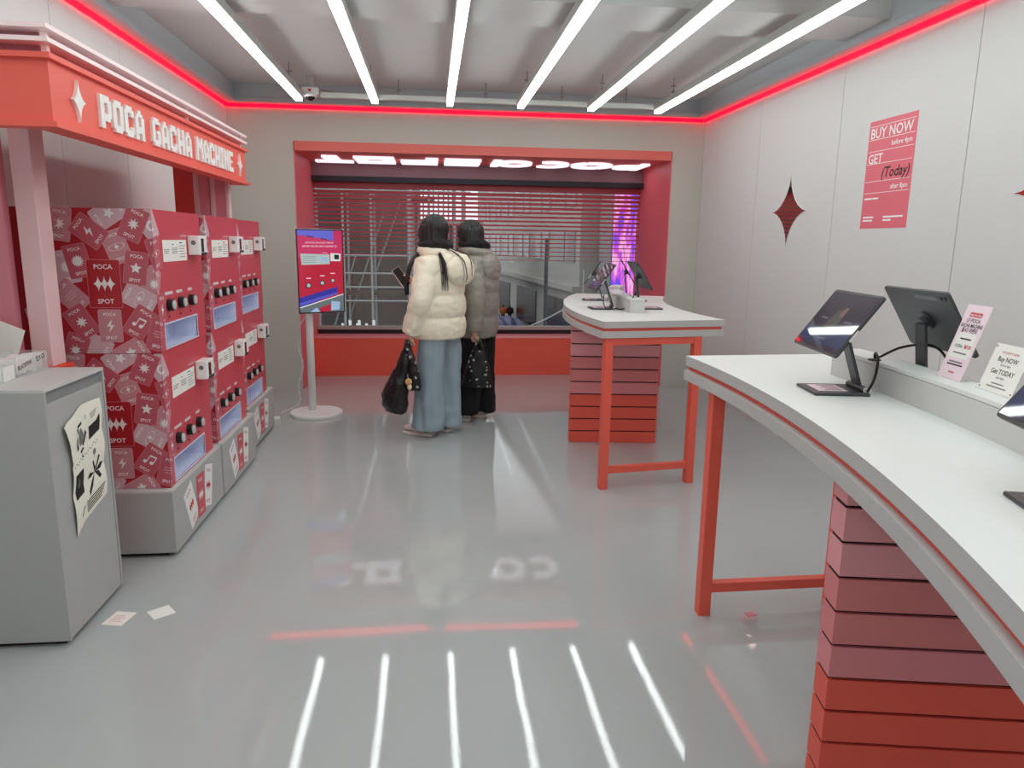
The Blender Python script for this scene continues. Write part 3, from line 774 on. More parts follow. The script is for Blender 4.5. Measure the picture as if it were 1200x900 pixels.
# ------------------------------------------------------------------ the two curved counters
def arc(c, r0, r1, a0, a1, n=40):
    o = [(c[0] + r0 * cos(rad(a0 + (a1 - a0) * k / n)), c[1] + r0 * sin(rad(a0 + (a1 - a0) * k / n))) for k in range(n + 1)]
    i = [(c[0] + r1 * cos(rad(a0 + (a1 - a0) * k / n)), c[1] + r1 * sin(rad(a0 + (a1 - a0) * k / n))) for k in range(n + 1)]
    return o + i[::-1]
def pol(c, r, a): return Vector((c[0] + r * cos(rad(a)), c[1] + r * sin(rad(a)), 0))
CB, RB = (-4.28, 2.576), 5.342
CS, RS = (5.24, 4.85), 4.283
PLANK = [M_plkr] * 4 + [M_plk3, M_plk2, M_plk2, M_plk1, M_plk1, M_plk1]
def counter(label, c, rr, a0, a1, riser, ped, frames):
    """rr(q) = radius at q metres in from the aisle edge"""
    t = thing('counter', label, 'counter', tuple(pol(c, rr(.4), (a0 + a1) / 2)), 0, 'curved display counters')
    inv = -t.location
    def part(name, mb, m, bevel=0, loc=None):
        o = mb.build(name, m, t, bevel=bevel); o.location = inv; return o
    part('top_slab', MB().prism(arc(c, rr(0), rr(.8), a0, a1), 1.005, 1.045, 0, None, 1), [M_top, M_topedge], .0015)
    part('lower_slab', MB().prism(arc(c, rr(-.006), rr(.806), a0 , a1), .945, .985, 0, None, 1), [M_topedge, M_topedge], .0015)
    part('groove', MB().prism(arc(c, rr(.014), rr(.786), a0 + (.15 if a0 < a1 else -.15), a1 - (.15 if a0 < a1 else -.15)), .985, 1.005), M_coraldeep)
    q0, q1, b0, b1 = riser
    part('riser', MB().prism(arc(c, rr(q0), rr(q1), b0, b1), 1.045, 1.126), M_greyedge)
    part('riser_cap', MB().prism(arc(c, rr(q0 - .001), rr(q1 + .001), b0, b1), 1.1275, 1.14), M_top, .001)
    pa, side = ped
    def slab(qa, qb, z0, z1, d0, d1):
        p, u = pol(c, rr(qa), pa), (pol(c, rr(qb), pa) - pol(c, rr(qa), pa))
        n = Vector((-u.y, u.x, 0)).normalized() * side
        P = [p + n * d0, p + u + n * d0, p + u + n * d1, p + n * d1]
        return MB().prism([(v.x, v.y) for v in P], z0, z1)
    for k in range(10):
        z0 = .0955 * k; z1 = min(z0 + .086, .945)
        part('plank', slab(.058, .72, z0 + (.0 if k else .002), z1, 0, .09), PLANK[k], .0008)
    part('pedestal_core', slab(.061, .717, .002, .944, .012, .078), M_core)
    for fa, q0, q1 in frames:
        pts = []
        for q in (q0, q1):
            p = pol(c, rr(q), fa); d = (pol(c, rr(q1), fa) - pol(c, rr(q0), fa)).normalized(); Mx = Matrix.Translation(p) @ Matrix.Rotation(atan2(d.y, d.x), 4, 'Z')
            part('leg', MB().box((-.025, -.025, 0), (.025, .025, .945), 0, Mx), M_coral, .002); pts.append((p, Mx))
        ln = (pts[1][0] - pts[0][0]).length; Mx = pts[0][1]
        part('rail', MB().box((.025, -.02, .10), (ln - .025, .02, .14), 0, Mx), M_coral, .002)
        part('rail', MB().box((.025, -.02, .90), (ln - .025, .02, .945), 0, Mx), M_coral, .002)
    return t
counter('large curved counter at the right front with a pale top, coral groove and stacked-plank pedestal', CB, lambda q: RB + q, 3.35, -27, (.372, .472, -1.35, -26.5), (-10.06, 1), ((.95, .045, .61), (-25.5, .06, .62)))
counter('smaller curved counter standing between the window and the large counter', CS, lambda q: RS - q, 189.0, 156.2, (.35, .45, 182.1, 158), (174.07, 1), ((188.9 - .35, .045, .63), (158.5, .06, .63)))

# ------------------------------------------------------------------ tablets on folding stands (local +x looks at the user)
M_scr1 = mat('screen dark violet', srgb(20, 18, 24), .03, spec=.8, emit=srgb(66, 60, 72), estr=.6)
M_scrblue = mat('screen blue haze', srgb(20, 20, 30), .03, spec=.8, emit=srgb(58, 66, 100), estr=.7)
M_scrgreen = mat('screen olive shape', srgb(20, 20, 20), .03, spec=.8, emit=srgb(88, 88, 82), estr=.8)
M_scrtan = mat('screen tan shape', srgb(20, 20, 20), .03, spec=.8, emit=srgb(128, 104, 92), estr=.8)
M_scrtext = mat('screen dim text', srgb(20, 20, 20), .03, emit=srgb(120, 116, 130), estr=.8)
def tablet(x_tab=.035, tilt=35.5, zc=.222, hinge=-.078):
    t = thing('tablet', '', 'tablet', (0, 0, 0), 0, 'tablets on folding stands')
    W_, H_, T_ = .345, .221, .0085
    a = rad(tilt); n = Vector((cos(a), 0, sin(a))); u = Vector((-sin(a), 0, cos(a))); r = Vector((0, 1, 0))
    M_ = Matrix((r, u, n)).transposed().to_4x4(); M_.translation = (x_tab, 0, zc)
    MB().box((-.085, -.082, 0), (.085, .082, .009)).build('base_plate', M_tab, t, bevel=.003)
    lb = MB().box((-.03, -.06, .009), (.06, .045, .0095)).build('base_label', M_pinkpaper, t)
    Q = Print([(-.1, .1, -.1, .1, Vector((-.1, 0, .0095)), Vector((1, 0, 0)), Vector((0, 1, 0)), Vector((0, 0, 1)))], lift=.0003)
    for k in range(5): Q.rect(-.02, -.05 + .018 * k, .035 - .01 * (k % 2), -.042 + .018 * k, M_cd1 if k % 2 else M_greyink)
    Q.build('label_print', lb)
    hz = .016
    MB().tube([(hinge, -.06, hz), (hinge, .06, hz)], .011, 14).build('hinge', M_tab, t, smooth=False)
    MB().tube([(hinge, -.0665, hz), (hinge, -.06, hz)], .0095, 14).tube([(hinge, .06, hz), (hinge, .0665, hz)], .0095, 14).build('hinge_cap', M_silver, t)
    top = Vector((x_tab, 0, zc)) - n * .026
    d = top - Vector((hinge, 0, hz)); L_ = d.length; dz = d.normalized(); Ma = Matrix((Vector((0, 1, 0)), dz.cross(Vector((0, 1, 0))) * 1, dz)).transposed().to_4x4(); Ma.translation = (hinge, 0, hz)
    MB().box((-.027, -.005, 0), (.027, .005, L_), 0, Ma).build('arm', M_tab, t, bevel=.002)
    MB().lathe([(.019, -.026), (.019, -.012), (.03, -.010), (.03, -.004), (0, -.004)], 20, M=M_).build('swivel', M_tab, t)
    bd = MB().prism(rrect(W_, H_, .012), -T_ / 2, T_ / 2, 0, M_).build('tablet_body', M_tab, t, bevel=.0012)
    MB().prism(ringpoly(0, 0, W_ / 2, H_ / 2, .003, .003, 0, 180, 2) if False else rrect(W_ - .004, H_ - .004, .011), T_ / 2, T_ / 2 + .0005, 0, M_).build('bezel', M_black, t)
    P = Print([(-W_ / 2 + .008, W_ / 2 - .008, -H_ / 2 + .008, H_ / 2 - .008, M_ @ Vector((-W_ / 2 + .008, 0, T_ / 2 + .0006)), r, u, n)])
    P.rect(-1, -1, 1, 1, M_scr1); P.up()
    P.rect(-1, -.085, 1, -.035, M_scrblue); P.up()
    P.poly([(-.05, -.03), (.02, -.03), (.035, .0), (.02, .03), (-.01, .045), (-.03, .03), (-.045, .0)], M_scrgreen); P.up()
    P.poly([(.0, .02), (.03, .015), (.03, .05), (.005, .05)], M_scrtan)
    for x0, y0, l in ((-.11, .0, .05), (.06, .0, .055), (-.06, -.05, .12), (-.03, -.07, .06)): P.rect(x0, y0, x0 + l, y0 + .006, M_scrtext)
    P.build('screen', t)
    MB().prism([(x, y) for x, y in rrect(.115, .013, .006)], -T_ / 2 - .0006, -T_ / 2, 0, M_ @ Matrix.Translation((-.05, H_ / 2 - .024, 0))).build('pen_slot', M_tabframe, t)
    for dx in (-.126, -.146):
        MB().lathe([(.0075, -T_ / 2 - .002), (.0075, -T_ / 2)], 16, M=M_ @ Matrix.Translation((dx, H_ / 2 - .022, 0))).build('camera_lens', M_black, t)
    MB().box((-.02, H_ / 2, -.002), (.02, H_ / 2 + .001, .002), 0, M_).build('side_button', M_tabframe, t)
    MB().box((W_ / 2, -.05, -.003), (W_ / 2 + .004, -.01, .003), 0, M_).build('plug', M_silver, t)
    return t
TA = tablet(.008); TBK = tablet(-.075, 31.5, .235, -.07)
def put(t, c, r, ang, inward, label, turn=0):
    p = pol(c, r, ang); t.location = (p.x, p.y, 1.045)
    t.rotation_euler = (0, 0, rad(ang + (180 if inward else 0) + turn)); t['label'] = label
put(TA, CB, RB + .229, -4.35, True, 'tablet with a dark screen facing the aisle at the large counter far end', -3.4)
put(copy_tree(TA), CB, RB + .265, -15.35, True, 'tablet at the right edge of the photo on the large counter')
put(TBK, CB, RB + .575, -4.6, False, 'tablet seen from the back, beyond the riser of the large counter')
put(copy_tree(TA), CS, RS - .229, 177.6, False, 'front tablet with its dark screen facing left on the small counter')
put(copy_tree(TA), CS, RS - .229, 166.6, False, 'rear tablet on the left side of the small counter, nearest the window')
put(copy_tree(TBK), CS, RS - .575, 177.0, True, 'front tablet seen from the back on the right side of the small counter')
put(copy_tree(TBK), CS, RS - .575, 166.0, True, 'rear tablet seen edge-on on the right side of the small counter')

def cable(label, pts, r=.0045):
    P = [Vector(p) for p in pts]; out_ = []
    for i in range(len(P) - 1):
        p0, p1, p2, p3 = P[max(i - 1, 0)], P[i], P[i + 1], P[min(i + 2, len(P) - 1)]
        for k in range(8):
            t = k / 8; out_.append(.5 * ((2 * p1) + (p2 - p0) * t + (2 * p0 - 5 * p1 + 4 * p2 - p3) * t * t + (3 * p1 - p0 - 3 * p2 + p3) * t ** 3))
    out_.append(P[-1])
    return out_
def black_cable(label, pts, r=.004):
    o = MB().tube(cable('', pts), r, 8).build('cable', M_rubber, smooth=True); return tag(o, label, 'cable')
black_cable('black charging cable looping from the front tablet over the riser of the large counter', [(1.335, 2.06, 1.06), (1.36, 2.07, 1.10), (1.385, 2.10, 1.155), (1.42, 2.17, 1.165), (1.44, 2.19, 1.146), (1.50, 2.16, 1.185), (1.555, 2.10, 1.20), (1.585, 2.06, 1.16), (1.60, 2.05, 1.06)])
black_cable('black charging cable looping over the near end of the small counter riser', [(1.262, 4.985, 1.056), (1.29, 4.87, 1.055), (1.32, 4.82, 1.08), (1.355, 4.80, 1.15), (1.385, 4.83, 1.19), (1.40, 4.90, 1.175), (1.405, 4.93, 1.146)], .004)
black_cable('thin black cable hanging from the front tablet of the small counter', [(1.17, 4.87, 1.16), (1.165, 4.86, 1.10), (1.19, 4.865, 1.056), (1.25, 4.95, 1.052)], .003)
disc = MB().lathe([(.02, 0), (.02, .004), (.006, .006), (0, .006)], 16).build('cable_clip', M_black); disc.location = (1.425, 2.18, 1.14); tag(disc, 'small black cable clip on the riser top behind the front tablet', 'clip')

def standee(label, c, r, ang, w_, h_, lean, m, draw):
    p = pol(c, r, ang); t = thing('sign_holder', label, 'sign', (p.x, p.y, 1.14), rad(ang + 180) )
    a = rad(lean); M_ = Matrix((Vector((0, 1, 0)), Vector((-sin(a), 0, cos(a))), Vector((cos(a), 0, sin(a))))).transposed().to_4x4()
    MB().box((-w_ / 2, 0, -.0045), (w_ / 2, h_, -.0005), 0, M_).build('acrylic_back', M_acr, t)
    MB().box((-w_ / 2, -.0, -.0005), (w_ / 2, h_, .0005), 0, M_).build('sheet', m, t)
    MB().box((-.06, -w_ / 2, 0), (.006, w_ / 2, .003)).build('acrylic_foot', M_acr, t)
    P = Print([(-w_ / 2, w_ / 2, 0, h_, M_ @ Vector((-w_ / 2, 0, .0006)), Vector((0, 1, 0)), Vector((-sin(a), 0, cos(a))), Vector((cos(a), 0, sin(a))))], lift=.0003)
    draw(P); P.build('sheet_print', t)
def pink_sign(P):
    P.poly(rrect(.085, .072, .004), M_whitematte, TF(0, .098)); P.up()
    P.poly(rrect(.056, .013, .003), M_mred, TF(.0, .187)); P.up()
    P.text('Bukgu New Open', .006, M_ink, TF(0, .187), maxw=.05)
    P.text('LF POCA', .011, M_blackink, TF(0, .171), maxw=.06); P.text('GACHA MACHINE', .011, M_blackink, TF(0, .156), maxw=.098)
    P.text('출시! 이벤트', .011, M_blackink, TF(0, .142), maxw=.07)
    P.text('10,000w', .009, M_blackink, TF(-.017, .096), maxw=.035); P.text('₩7,000', .011, M_redink, TF(.024, .096), maxw=.03)
    for y, l, m in ((.117, .05, M_blackink), (.076, .06, M_greyink), (.05, .062, M_greyink), (.042, .072, M_blackink), (.02, .026, M_cd1)): P.rect(-l / 2, y - .002, l / 2, y + .002, m)
standee('tall pink acrylic price sign reading GACHA MACHINE on the riser of the large counter', CB, RB + .425, -7.15, .108, .215, 17, M_pinkpaper, pink_sign)
def white_sign(P):
    P.text('POCASPOT NOW', .006, M_cd1, TF(.0, .105), maxw=.07)
    P.text('Buy NOW', .013, M_blackink, TF(-.0, .088), maxw=.1); P.text('before 4pm', .006, M_greyink, TF(0, .073), maxw=.06)
    P.text('Get TODAY', .013, M_blackink, TF(0, .055), maxw=.11); P.text('after 8pm', .006, M_greyink, TF(0, .04), maxw=.05)
    for y, l in ((.024, .05), (.015, .08)): P.rect(-l / 2, y - .0015, l / 2, y + .0015, M_greyink)
    for x in (-.065, .065):
        for y in (.008, .118): P.poly(burst(8, .003, .0028), M_greyink, TF(x, y))
standee('white acrylic sign reading Buy NOW Get TODAY at the right edge of the photo', CB, RB + .43, -9.1, .14, .126, 17, M_whitematte, white_sign)

# ------------------------------------------------------------------ upright screen on a round foot
scr = thing('screen_stand', 'white portrait screen on a pole with a round foot showing a red machine', 'screen', (-1.0, 6.29, 0))
MB().lathe([(.218, 0), (.222, .004), (.222, .026), (.214, .034), (0, .036)], 48).build('foot', M_white, scr, smooth=False)
MB().tube([(-.035, .03, .036), (-.035, .03, 1.3)], .032, 20).build('pole', M_white, scr, smooth=True)
a = rad(27); n_ = Vector((sin(a), -cos(a), 0)); r_ = Vector((cos(a), sin(a), 0))
MT = Matrix((r_, Vector((0, 0, 1)), n_)).transposed().to_4x4(); MT.translation = (.085, -.03, 1.232)
SW, SH = .402, .695
MB().box((-SW / 2, -SH / 2, -.05), (SW / 2, SH / 2, 0), 0, MT).build('casing', M_white, scr, bevel=.004)
MB().box((-SW / 2 + .002, -SH / 2 + .002, 0), (SW / 2 - .002, SH / 2 - .002, .003), 0, MT).build('bezel', M_black, scr)
MB().box((-.15, -.08, -.09), (-.02, .08, -.05), 0, MT).build('bracket', M_white, scr)
E_ = lambda nm, c, s=1.0: mat('shown ' + nm, (.02, .02, .02), .15, emit=srgb(*c), estr=s)
e_red, e_pink, e_blue, e_deep, e_lab, e_txt, e_blk, e_grey, e_pale, e_card = E_('red', (176, 22, 52)), E_('magenta', (188, 40, 92)), E_('violet blue', (96, 96, 200)), E_('deep blue', (44, 44, 150)), E_('label', (168, 184, 182)), E_('text', (236, 200, 210)), E_('black', (18, 18, 22)), E_('grey', (92, 106, 110)), E_('pale', (210, 214, 210)), E_('card blue', (150, 178, 206))
W2, H2 = SW / 2 - .012, SH / 2 - .012
P = Print([(-W2, W2, -H2, H2, MT @ Vector((-W2, 0, .0032)), r_, Vector((0, 0, 1)), n_)])
g = lambda a_, b_: ((a_ - 270) / 400 * 2 * W2, (440 - b_) / 710 * 2 * H2)
Gp = lambda pts, m: P.poly([g(*p) for p in pts], m)
P.rect(-1, -1, 1, .1, e_red); P.rect(-1, .1, 1, 1, e_pink); P.up()
Gp([(60, 80), (390, 80), (390, 175), (330, 160), (60, 125)], e_blue); Gp([(150, 128), (215, 138), (215, 148), (150, 140)], e_blk); Gp([(280, 148), (330, 158), (330, 166), (280, 158)], e_blk)
Gp([(60, 670), (415, 575), (415, 635), (60, 760)], e_deep); Gp([(60, 715), (415, 620), (415, 640), (60, 745)], e_blue)
Gp([(60, 755), (480, 640), (480, 800), (60, 800)], e_grey); P.up()
Gp([(60, 752), (480, 636), (480, 644), (60, 762)], e_pale)
Gp([(92, 285), (352, 292), (352, 376), (100, 382)], e_lab); Gp([(360, 280), (455, 285), (450, 350), (360, 350)], e_pale); P.up()
Gp([(394, 292), (438, 295), (438, 335), (394, 333)], e_blk); Gp([(270, 310), (335, 314), (335, 355), (270, 352)], e_card)
for k in range(4): Gp([(110, 305 + 18 * k), (230, 308 + 17 * k), (230, 311 + 17 * k), (110, 308 + 18 * k)], e_grey)
for (x, y, s_) in ((155, 560, 25), (278, 540, 23), (374, 520, 20)):
    c_ = g(x, y); k_ = s_ / 400 * 2 * W2
    P.poly([(c_[0] + k_ * cos(t * pi / 8), c_[1] + k_ * sin(t * pi / 8)) for t in range(16)], e_blk); P.up(); P.poly([(c_[0] + k_ * .68 * cos(t * pi / 8), c_[1] + k_ * .68 * sin(t * pi / 8)) for t in range(16)], e_lab)
    P.rect(c_[0] - .018, c_[1] + .055, c_[0] + .02, c_[1] + .063, e_txt)
Gp([(150, 800), (220, 755), (255, 800)], e_card); Gp([(240, 765), (345, 725), (350, 790), (255, 800)], e_red); Gp([(355, 700), (436, 712), (428, 780), (350, 785)], e_card); P.up()
P.text("LET'S PULL IN LUCKY DRAW", .0135, e_txt, TF(-.005, g(0, 190)[1]), maxw=.26); P.text('BEFORE THE IVE, NEW CONCERT 2F', .0135, e_txt, TF(-.005, g(0, 221)[1]), maxw=.29)
P.text('Click here', .008, e_txt, TF(g(310, 0)[0], g(0, 278)[1]), maxw=.07)
P.build('screen_image', scr)
cord = MB().tube(cable('', [(-1.035, 6.36, .9), (-1.16, 6.5, .72), (-1.19, 6.62, .55), (-1.15, 6.60, .38), (-1.2, 6.62, .2), (-1.19, 6.6, .05), (-1.24, 6.5, .012), (-1.29, 6.35, .012), (-1.28, 6.2, .03)]), .0045, 6).build('cord', M_white, None, smooth=True)
tag(cord, 'thin white power cord hanging behind the screen stand down to the floor', 'cord')
ad = MB().box((-.03, -.022, 0), (.03, .022, .028)).build('power_adapter', M_white, bevel=.004); ad.location = (-1.30, 6.1, .0); ad.rotation_euler = (0, 0, .3)
tag(ad, 'small white power adapter on the floor beside the last plinth', 'adapter')

# ------------------------------------------------------------------ people
def skin_body(name, V, Eg, R, parent, m):
    me = bpy.data.meshes.new(name); me.from_pydata(V, Eg, []); me.update(); me.materials.append(m)
    o = link(name, me, parent)
    o.modifiers.new('skin', 'SKIN').use_smooth_shade = True
    sv = me.skin_vertices[0].data
    for i, r in enumerate(R):
        sv[i].radius = r if isinstance(r, tuple) else (r, r); sv[i].use_root = (i == 0)
    s = o.modifiers.new('sub', 'SUBSURF'); s.levels = 2; s.render_levels = 2
    settle(o, None)
    return o

def hand_chain(V, Eg, R, wrist_i, wrist, d, side, curl):
    """palm and five fingers hanging along d; side = direction the thumb leaves towards; curl = direction the fingers bend to"""
    d = Vector(d).normalized(); s = Vector(side).normalized(); c = Vector(curl).normalized()
    def add(p, r, prev):
        V.append(tuple(p)); R.append(r); Eg.append((prev, len(V) - 1)); return len(V) - 1
    w_ = Vector(wrist)
    palm = add(w_ + d * .05, (.030, .016), wrist_i)
    for k, (off, ln) in enumerate(((.028, .068), (.010, .076), (-.009, .071), (-.027, .056))):
        k0 = add(w_ + d * .085 + s * off, .0095, palm)
        k1 = add(V_(V[k0]) + d * ln * .42 + c * ln * .22, .0085, k0)
        k2 = add(V_(V[k1]) + d * ln * .05 + c * ln * .34, .008, k1)
        add(V_(V[k2]) - d * ln * .2 + c * ln * .12, .007, k2)
    t0 = add(w_ + d * .03 + s * .034 + c * .008, .0105, palm)
    t1 = add(V_(V[t0]) + d * .03 + s * .012 + c * .02, .009, t0)
    add(V_(V[t1]) + d * .026 + c * .014, .008, t1)
V_ = Vector

def make_person(label, loc, rz, head, arms, jacket_m, pants_m, spec):
    t = thing('person', label, 'person', loc, rz, 'visitors at the window')
    hx, hy, hz = head
    V = [(0, 0, .93), (0, 0, 1.06), (0, -.005, 1.24), (hx * .25, hy * .15, 1.38), (hx * .6, hy * .5, 1.44), (hx, hy, hz - .07), (hx, hy, hz), (hx, hy - .01, hz + .06)]
    R = [(.135, .10), (.125, .095), (.14, .10), (.075, .065), .05, (.062, .07), (.074, .088), (.06, .07)]
    Eg = [(0, 1), (1, 2), (2, 3), (3, 4), (4, 5), (5, 6), (6, 7)]
    def add(p, r, prev): V.append(tuple(p)); R.append(r); Eg.append((prev, len(V) - 1)); return len(V) - 1
    nose = add((hx, hy + .092, hz - .012), .012, 6)
    for s in (-1, 1):
        h = add((s * .085, spec['hip'], .86), .088, 0); ft = spec['feet'][0 if s < 0 else 1]; k = add(((s * .085 + ft[0]) / 2, (spec['hip'] + ft[1] - .02) / 2, .48), .054, h); a_ = add((ft[0], ft[1] - .02, .1), .036, k)
        add((ft[0], ft[1] + .1, .045), (.03, .02), a_)
    for s, (el, wr, hd) in zip((-1, 1), arms):
        sh = add((s * .155, -.005, 1.33), .045, 2 if False else 3); e = add(el, .042, sh); w_ = add(wr, .028, e)
        hand_chain(V, Eg, R, w_, wr, hd[0], hd[1], hd[2])
    skin_body('body', V, Eg, R, t, M_skin)
    # face
    fb = MB()
    for s in (-1, 1): fb.ball((hx + s * .031, hy + .078, hz + .008), (.0125, .008, .009), 0, 8)
    for s in (-1, 1): fb.ball((hx + s * .031, hy + .0855, hz + .008), (.006, .003, .006), 1, 6)
    fb.build('eye', [M_white, M_black], t, smooth=True)
    MB().ball((hx, hy + .082, hz - .052), (.024, .008, .008), 0, 8).build('mouth', mat('lips', srgb(196, 110, 104), .5), t, smooth=True)
    for s in (-1, 1): MB().ball((hx + s * .078, hy - .005, hz - .005), (.012, .022, .032), 0, 8).build('ear', M_skin, t, smooth=True)
    # jacket: torso and two sleeves grown together
    mb = MB(); n = 36; rings = []
    z0, z1 = spec['hem'], 1.44; N = 60
    prof = spec['prof']
    def lerp(z, k):
        for a_, b_ in zip(prof[:-1], prof[1:]):
            if a_[0] <= z <= b_[0] + 1e-6:
                f = (z - a_[0]) / (b_[0] - a_[0]); return a_[k] + (b_[k] - a_[k]) * f
        return prof[-1][k]
    for i in range(N + 1):
        z = z0 + (z1 - z0) * i / N
        ph = (z - z0) / spec['pitch']; puff = abs(sin(pi * ph)) ** .45
        A, B_, oy = lerp(z, 1), lerp(z, 2), lerp(z, 3)
        k = 1 + .12 * (puff - .65) if z < 1.3 else 1
        if i == 0: k *= .93
        rings.append([(A * k * (1 if True else 1) * cos(2 * pi * j / n), oy + B_ * k * sin(2 * pi * j / n), z) for j in range(n)])
    mb.loft(rings)
    for s, (el, wr, hd) in zip((-1, 1), arms):
        P0 = Vector((s * .135, -.005, 1.345)); P1 = Vector(el); P2 = Vector(wr) + (Vector(wr) - Vector(el)).normalized() * .03
        pts, rs = [], []; M_n = 40
        for i in range(M_n + 1):
            f = i / M_n
            p = (1 - f) ** 2 * P0 + 2 * f * (1 - f) * (P1 * 1.6 - P0 * .3 - P2 * .3) + f * f * P2 if False else (P0.lerp(P1, f / .52) if f < .52 else P1.lerp(P2, (f - .52) / .48))
            pts.append(p)
            r = .094 - .026 * f + .0; puff = abs(sin(pi * f * 4.0 + .3)) ** .6
            rs.append(r * (1 + .085 * (puff - .6)) * (.88 if i == M_n else 1))
        # soften the elbow
        sm = [pts[0]] + [(pts[i - 1] + pts[i] * 2 + pts[i + 1]) / 4 for i in range(1, M_n)] + [pts[-1]]
        for _ in range(5): sm = [sm[0]] + [(sm[i - 1] + sm[i] * 2 + sm[i + 1]) / 4 for i in range(1, M_n)] + [sm[-1]]
        mb.tube(sm, rs, 22)
    jo = mb.build('jacket', jacket_m, t, smooth=True)
    sd = spec['seed']
    def wr_(co):
        q = Vector((co.x * 16, co.y * 16, co.z * 30 + sd)); f = noise.noise(q) * .005
        q2 = Vector((co.x * 40 + co.z * 14, co.y * 40, co.z * 46 + sd)); return f + abs(noise.noise(q2)) * -.003
    remesh(jo, .0085, 3, wr_)
    # hood lying on the back
    hb = MB(); c = spec['hood']
    hb.ball(c, spec['hood_r'], 0, 20); hb.ball((c[0], c[1] + .075, c[2] + .055), (spec['hood_r'][0] * .92, .1, .085), 0, 16)
    hb.tube([(hx * .4 + .115 * cos(k * pi / 8 + .2), hy * .3 - .0 + .105 * sin(k * pi / 8 + .2), 1.415 + .012 * sin(k * pi / 8)) for k in range(17)], .04, 12)
    ho = hb.build('hood', jacket_m, t, smooth=True); remesh(ho, .009, 4, wr_)
    # scarf
    sb = MB(); rr_ = random.Random(sd)
    for lay in range(3):
        sb.tube([(hx * .6 + (.088 + .008 * lay) * cos(k * pi / 9 + lay), hy * .45 + (.088 + .006 * lay) * sin(k * pi / 9 + lay), 1.428 + .022 * lay + .01 * sin(k + lay)) for k in range(19)], .034, 10)
    so = sb.build('scarf', spec['scarf_m'], t, smooth=True); remesh(so, .008, 2, lambda co: noise.noise(Vector((co.x * 30, co.y * 30, co.z * 30))) * .007)
    # trousers
    tb = MB(); lg = spec['hip']
    tb.loft([[(.155 * k * cos(2 * pi * j / 28), lg + .118 * k * sin(2 * pi * j / 28), z) for j in range(28)] for z, k in ((.82, .92), (.88, 1), (.95, .97), (1.02, .85))])
    for s in (-1, 1):
        fx, fy, fz = spec['feet'][0 if s < 0 else 1]
        rg = []
        for i in range(22):
            f = i / 21; z = .92 + (.062 - .92) * f
            r = .098 + (spec['flare'] - .098) * f ** 1.1
            x = s * .078 + (fx - s * .078) * f; y = lg + (fy - .02 - lg) * f
            rg.append([(x + r * cos(2 * pi * j / 24), y + r * 1.08 * sin(2 * pi * j / 24), z + (.02 * max(0, sin(2 * pi * j / 24)) if i == 21 else 0)) for j in range(24)])
        tb.loft(rg[::-1])
    to = tb.build('trousers', pants_m, t, smooth=True)
    def fold(co):
        a_ = noise.noise(Vector((co.x * 15, co.y * 15, co.z * 3.2 + sd))) * .022
        low = max(0, .4 - co.z) / .4
        b_ = noise.noise(Vector((co.x * 9, co.y * 9, co.z * 13 + sd * 2))) * .014 * (.35 + low)
        return a_ + b_
    remesh(to, .009, 2, fold)
    # shoes
    for s in (-1, 1):
        fx, fy, turn = spec['feet'][0 if s < 0 else 1]
        Mx = Matrix.Translation((fx, fy + .055, 0)) @ Matrix.Rotation(turn, 4, 'Z')
        rg = []
        for i in range(15):
            f = i / 14; y = -.105 + .255 * f
            wd = (.035 + .012 * sin(pi * min(f * 1.15, 1)) + .004 * f) * (1 if .06 < f < .92 else (.82 if f <= .06 else .72)); top = .102 - .034 * max(0, f - .28) / .72 - (.02 if f > .95 else 0)
            rg.append([Mx @ Vector((wd * cos(2 * pi * j / 18), y, .022 + max(0, .5 + .5 * sin(2 * pi * j / 18)) ** .8 * (top - .022))) for j in range(18)])
        sh = MB().loft(rg).build('shoe', spec['shoe_m'], t, smooth=True)
        outl = [(-.034, -.11), (.034, -.11), (.042, -.04), (.042, .03), (.05, .09), (.036, .145), (0, .162), (-.034, .145), (-.046, .09), (-.038, .03), (-.04, -.04)]
        MB().prism(outl, .0, .026, 0, Mx).build('sole', M_sole, sh, bevel=.008)
        st = MB()
        for q in range(4): st.box((-.03, .0 + .022 * q, .082 - .011 * q), (.03, .007 + .022 * q, .0855 - .011 * q), 0, Mx)
        st.build('lace', M_white, sh)
        st = MB()
        for sg_ in (-1, 1): st.box((sg_ * .0405, -.05, .03), (sg_ * .0425, .035, .05), 0, Mx @ Matrix.Rotation(rad(8 * 0), 4, 'X'))
        st.build('side_panel', M_silver, sh)
    # hair: cap, back fall and loose strands
    hbm = MB()
    hbm.ball((hx, hy - .016, hz + .012), (.102, .112, .11), 0, 18)
    fall = spec['fall']
    hbm.loft([[(hx + ox + a_ * cos(2 * pi * j / 20), hy + oy + b_ * sin(2 * pi * j / 20), z) for j in range(20)] for (z, ox, oy, a_, b_) in fall])
    ha = hbm.build('hair', M_hair, t, smooth=True)
    remesh(ha, .007, 5, lambda co: noise.noise(Vector((co.x * 55, co.y * 55, co.z * 4 + sd))) * .005)
    sb = MB()
    for pts, w0, cnt, spread in spec['strands']:
        for k in range(cnt):
            j_ = Vector((rr_.uniform(-1, 1), rr_.uniform(-1, 1), 0)) * spread
            P = [Vector(p) + j_ * (i / (len(pts) - 1)) ** .7 * (1 + .3 * rr_.uniform(-1, 1)) + (j_ * .35 if i == 0 else Vector()) for i, p in enumerate(pts)]
            Q = cable('', P); m_ = len(Q)
            sb.tube(Q, [w0 * (1 - .75 * (i / (m_ - 1)) ** 2) * rr_.uniform(.9, 1.1) for i in range(m_)], 6)
    sb.build('hair_strands', M_hair, t, smooth=True)
    return t

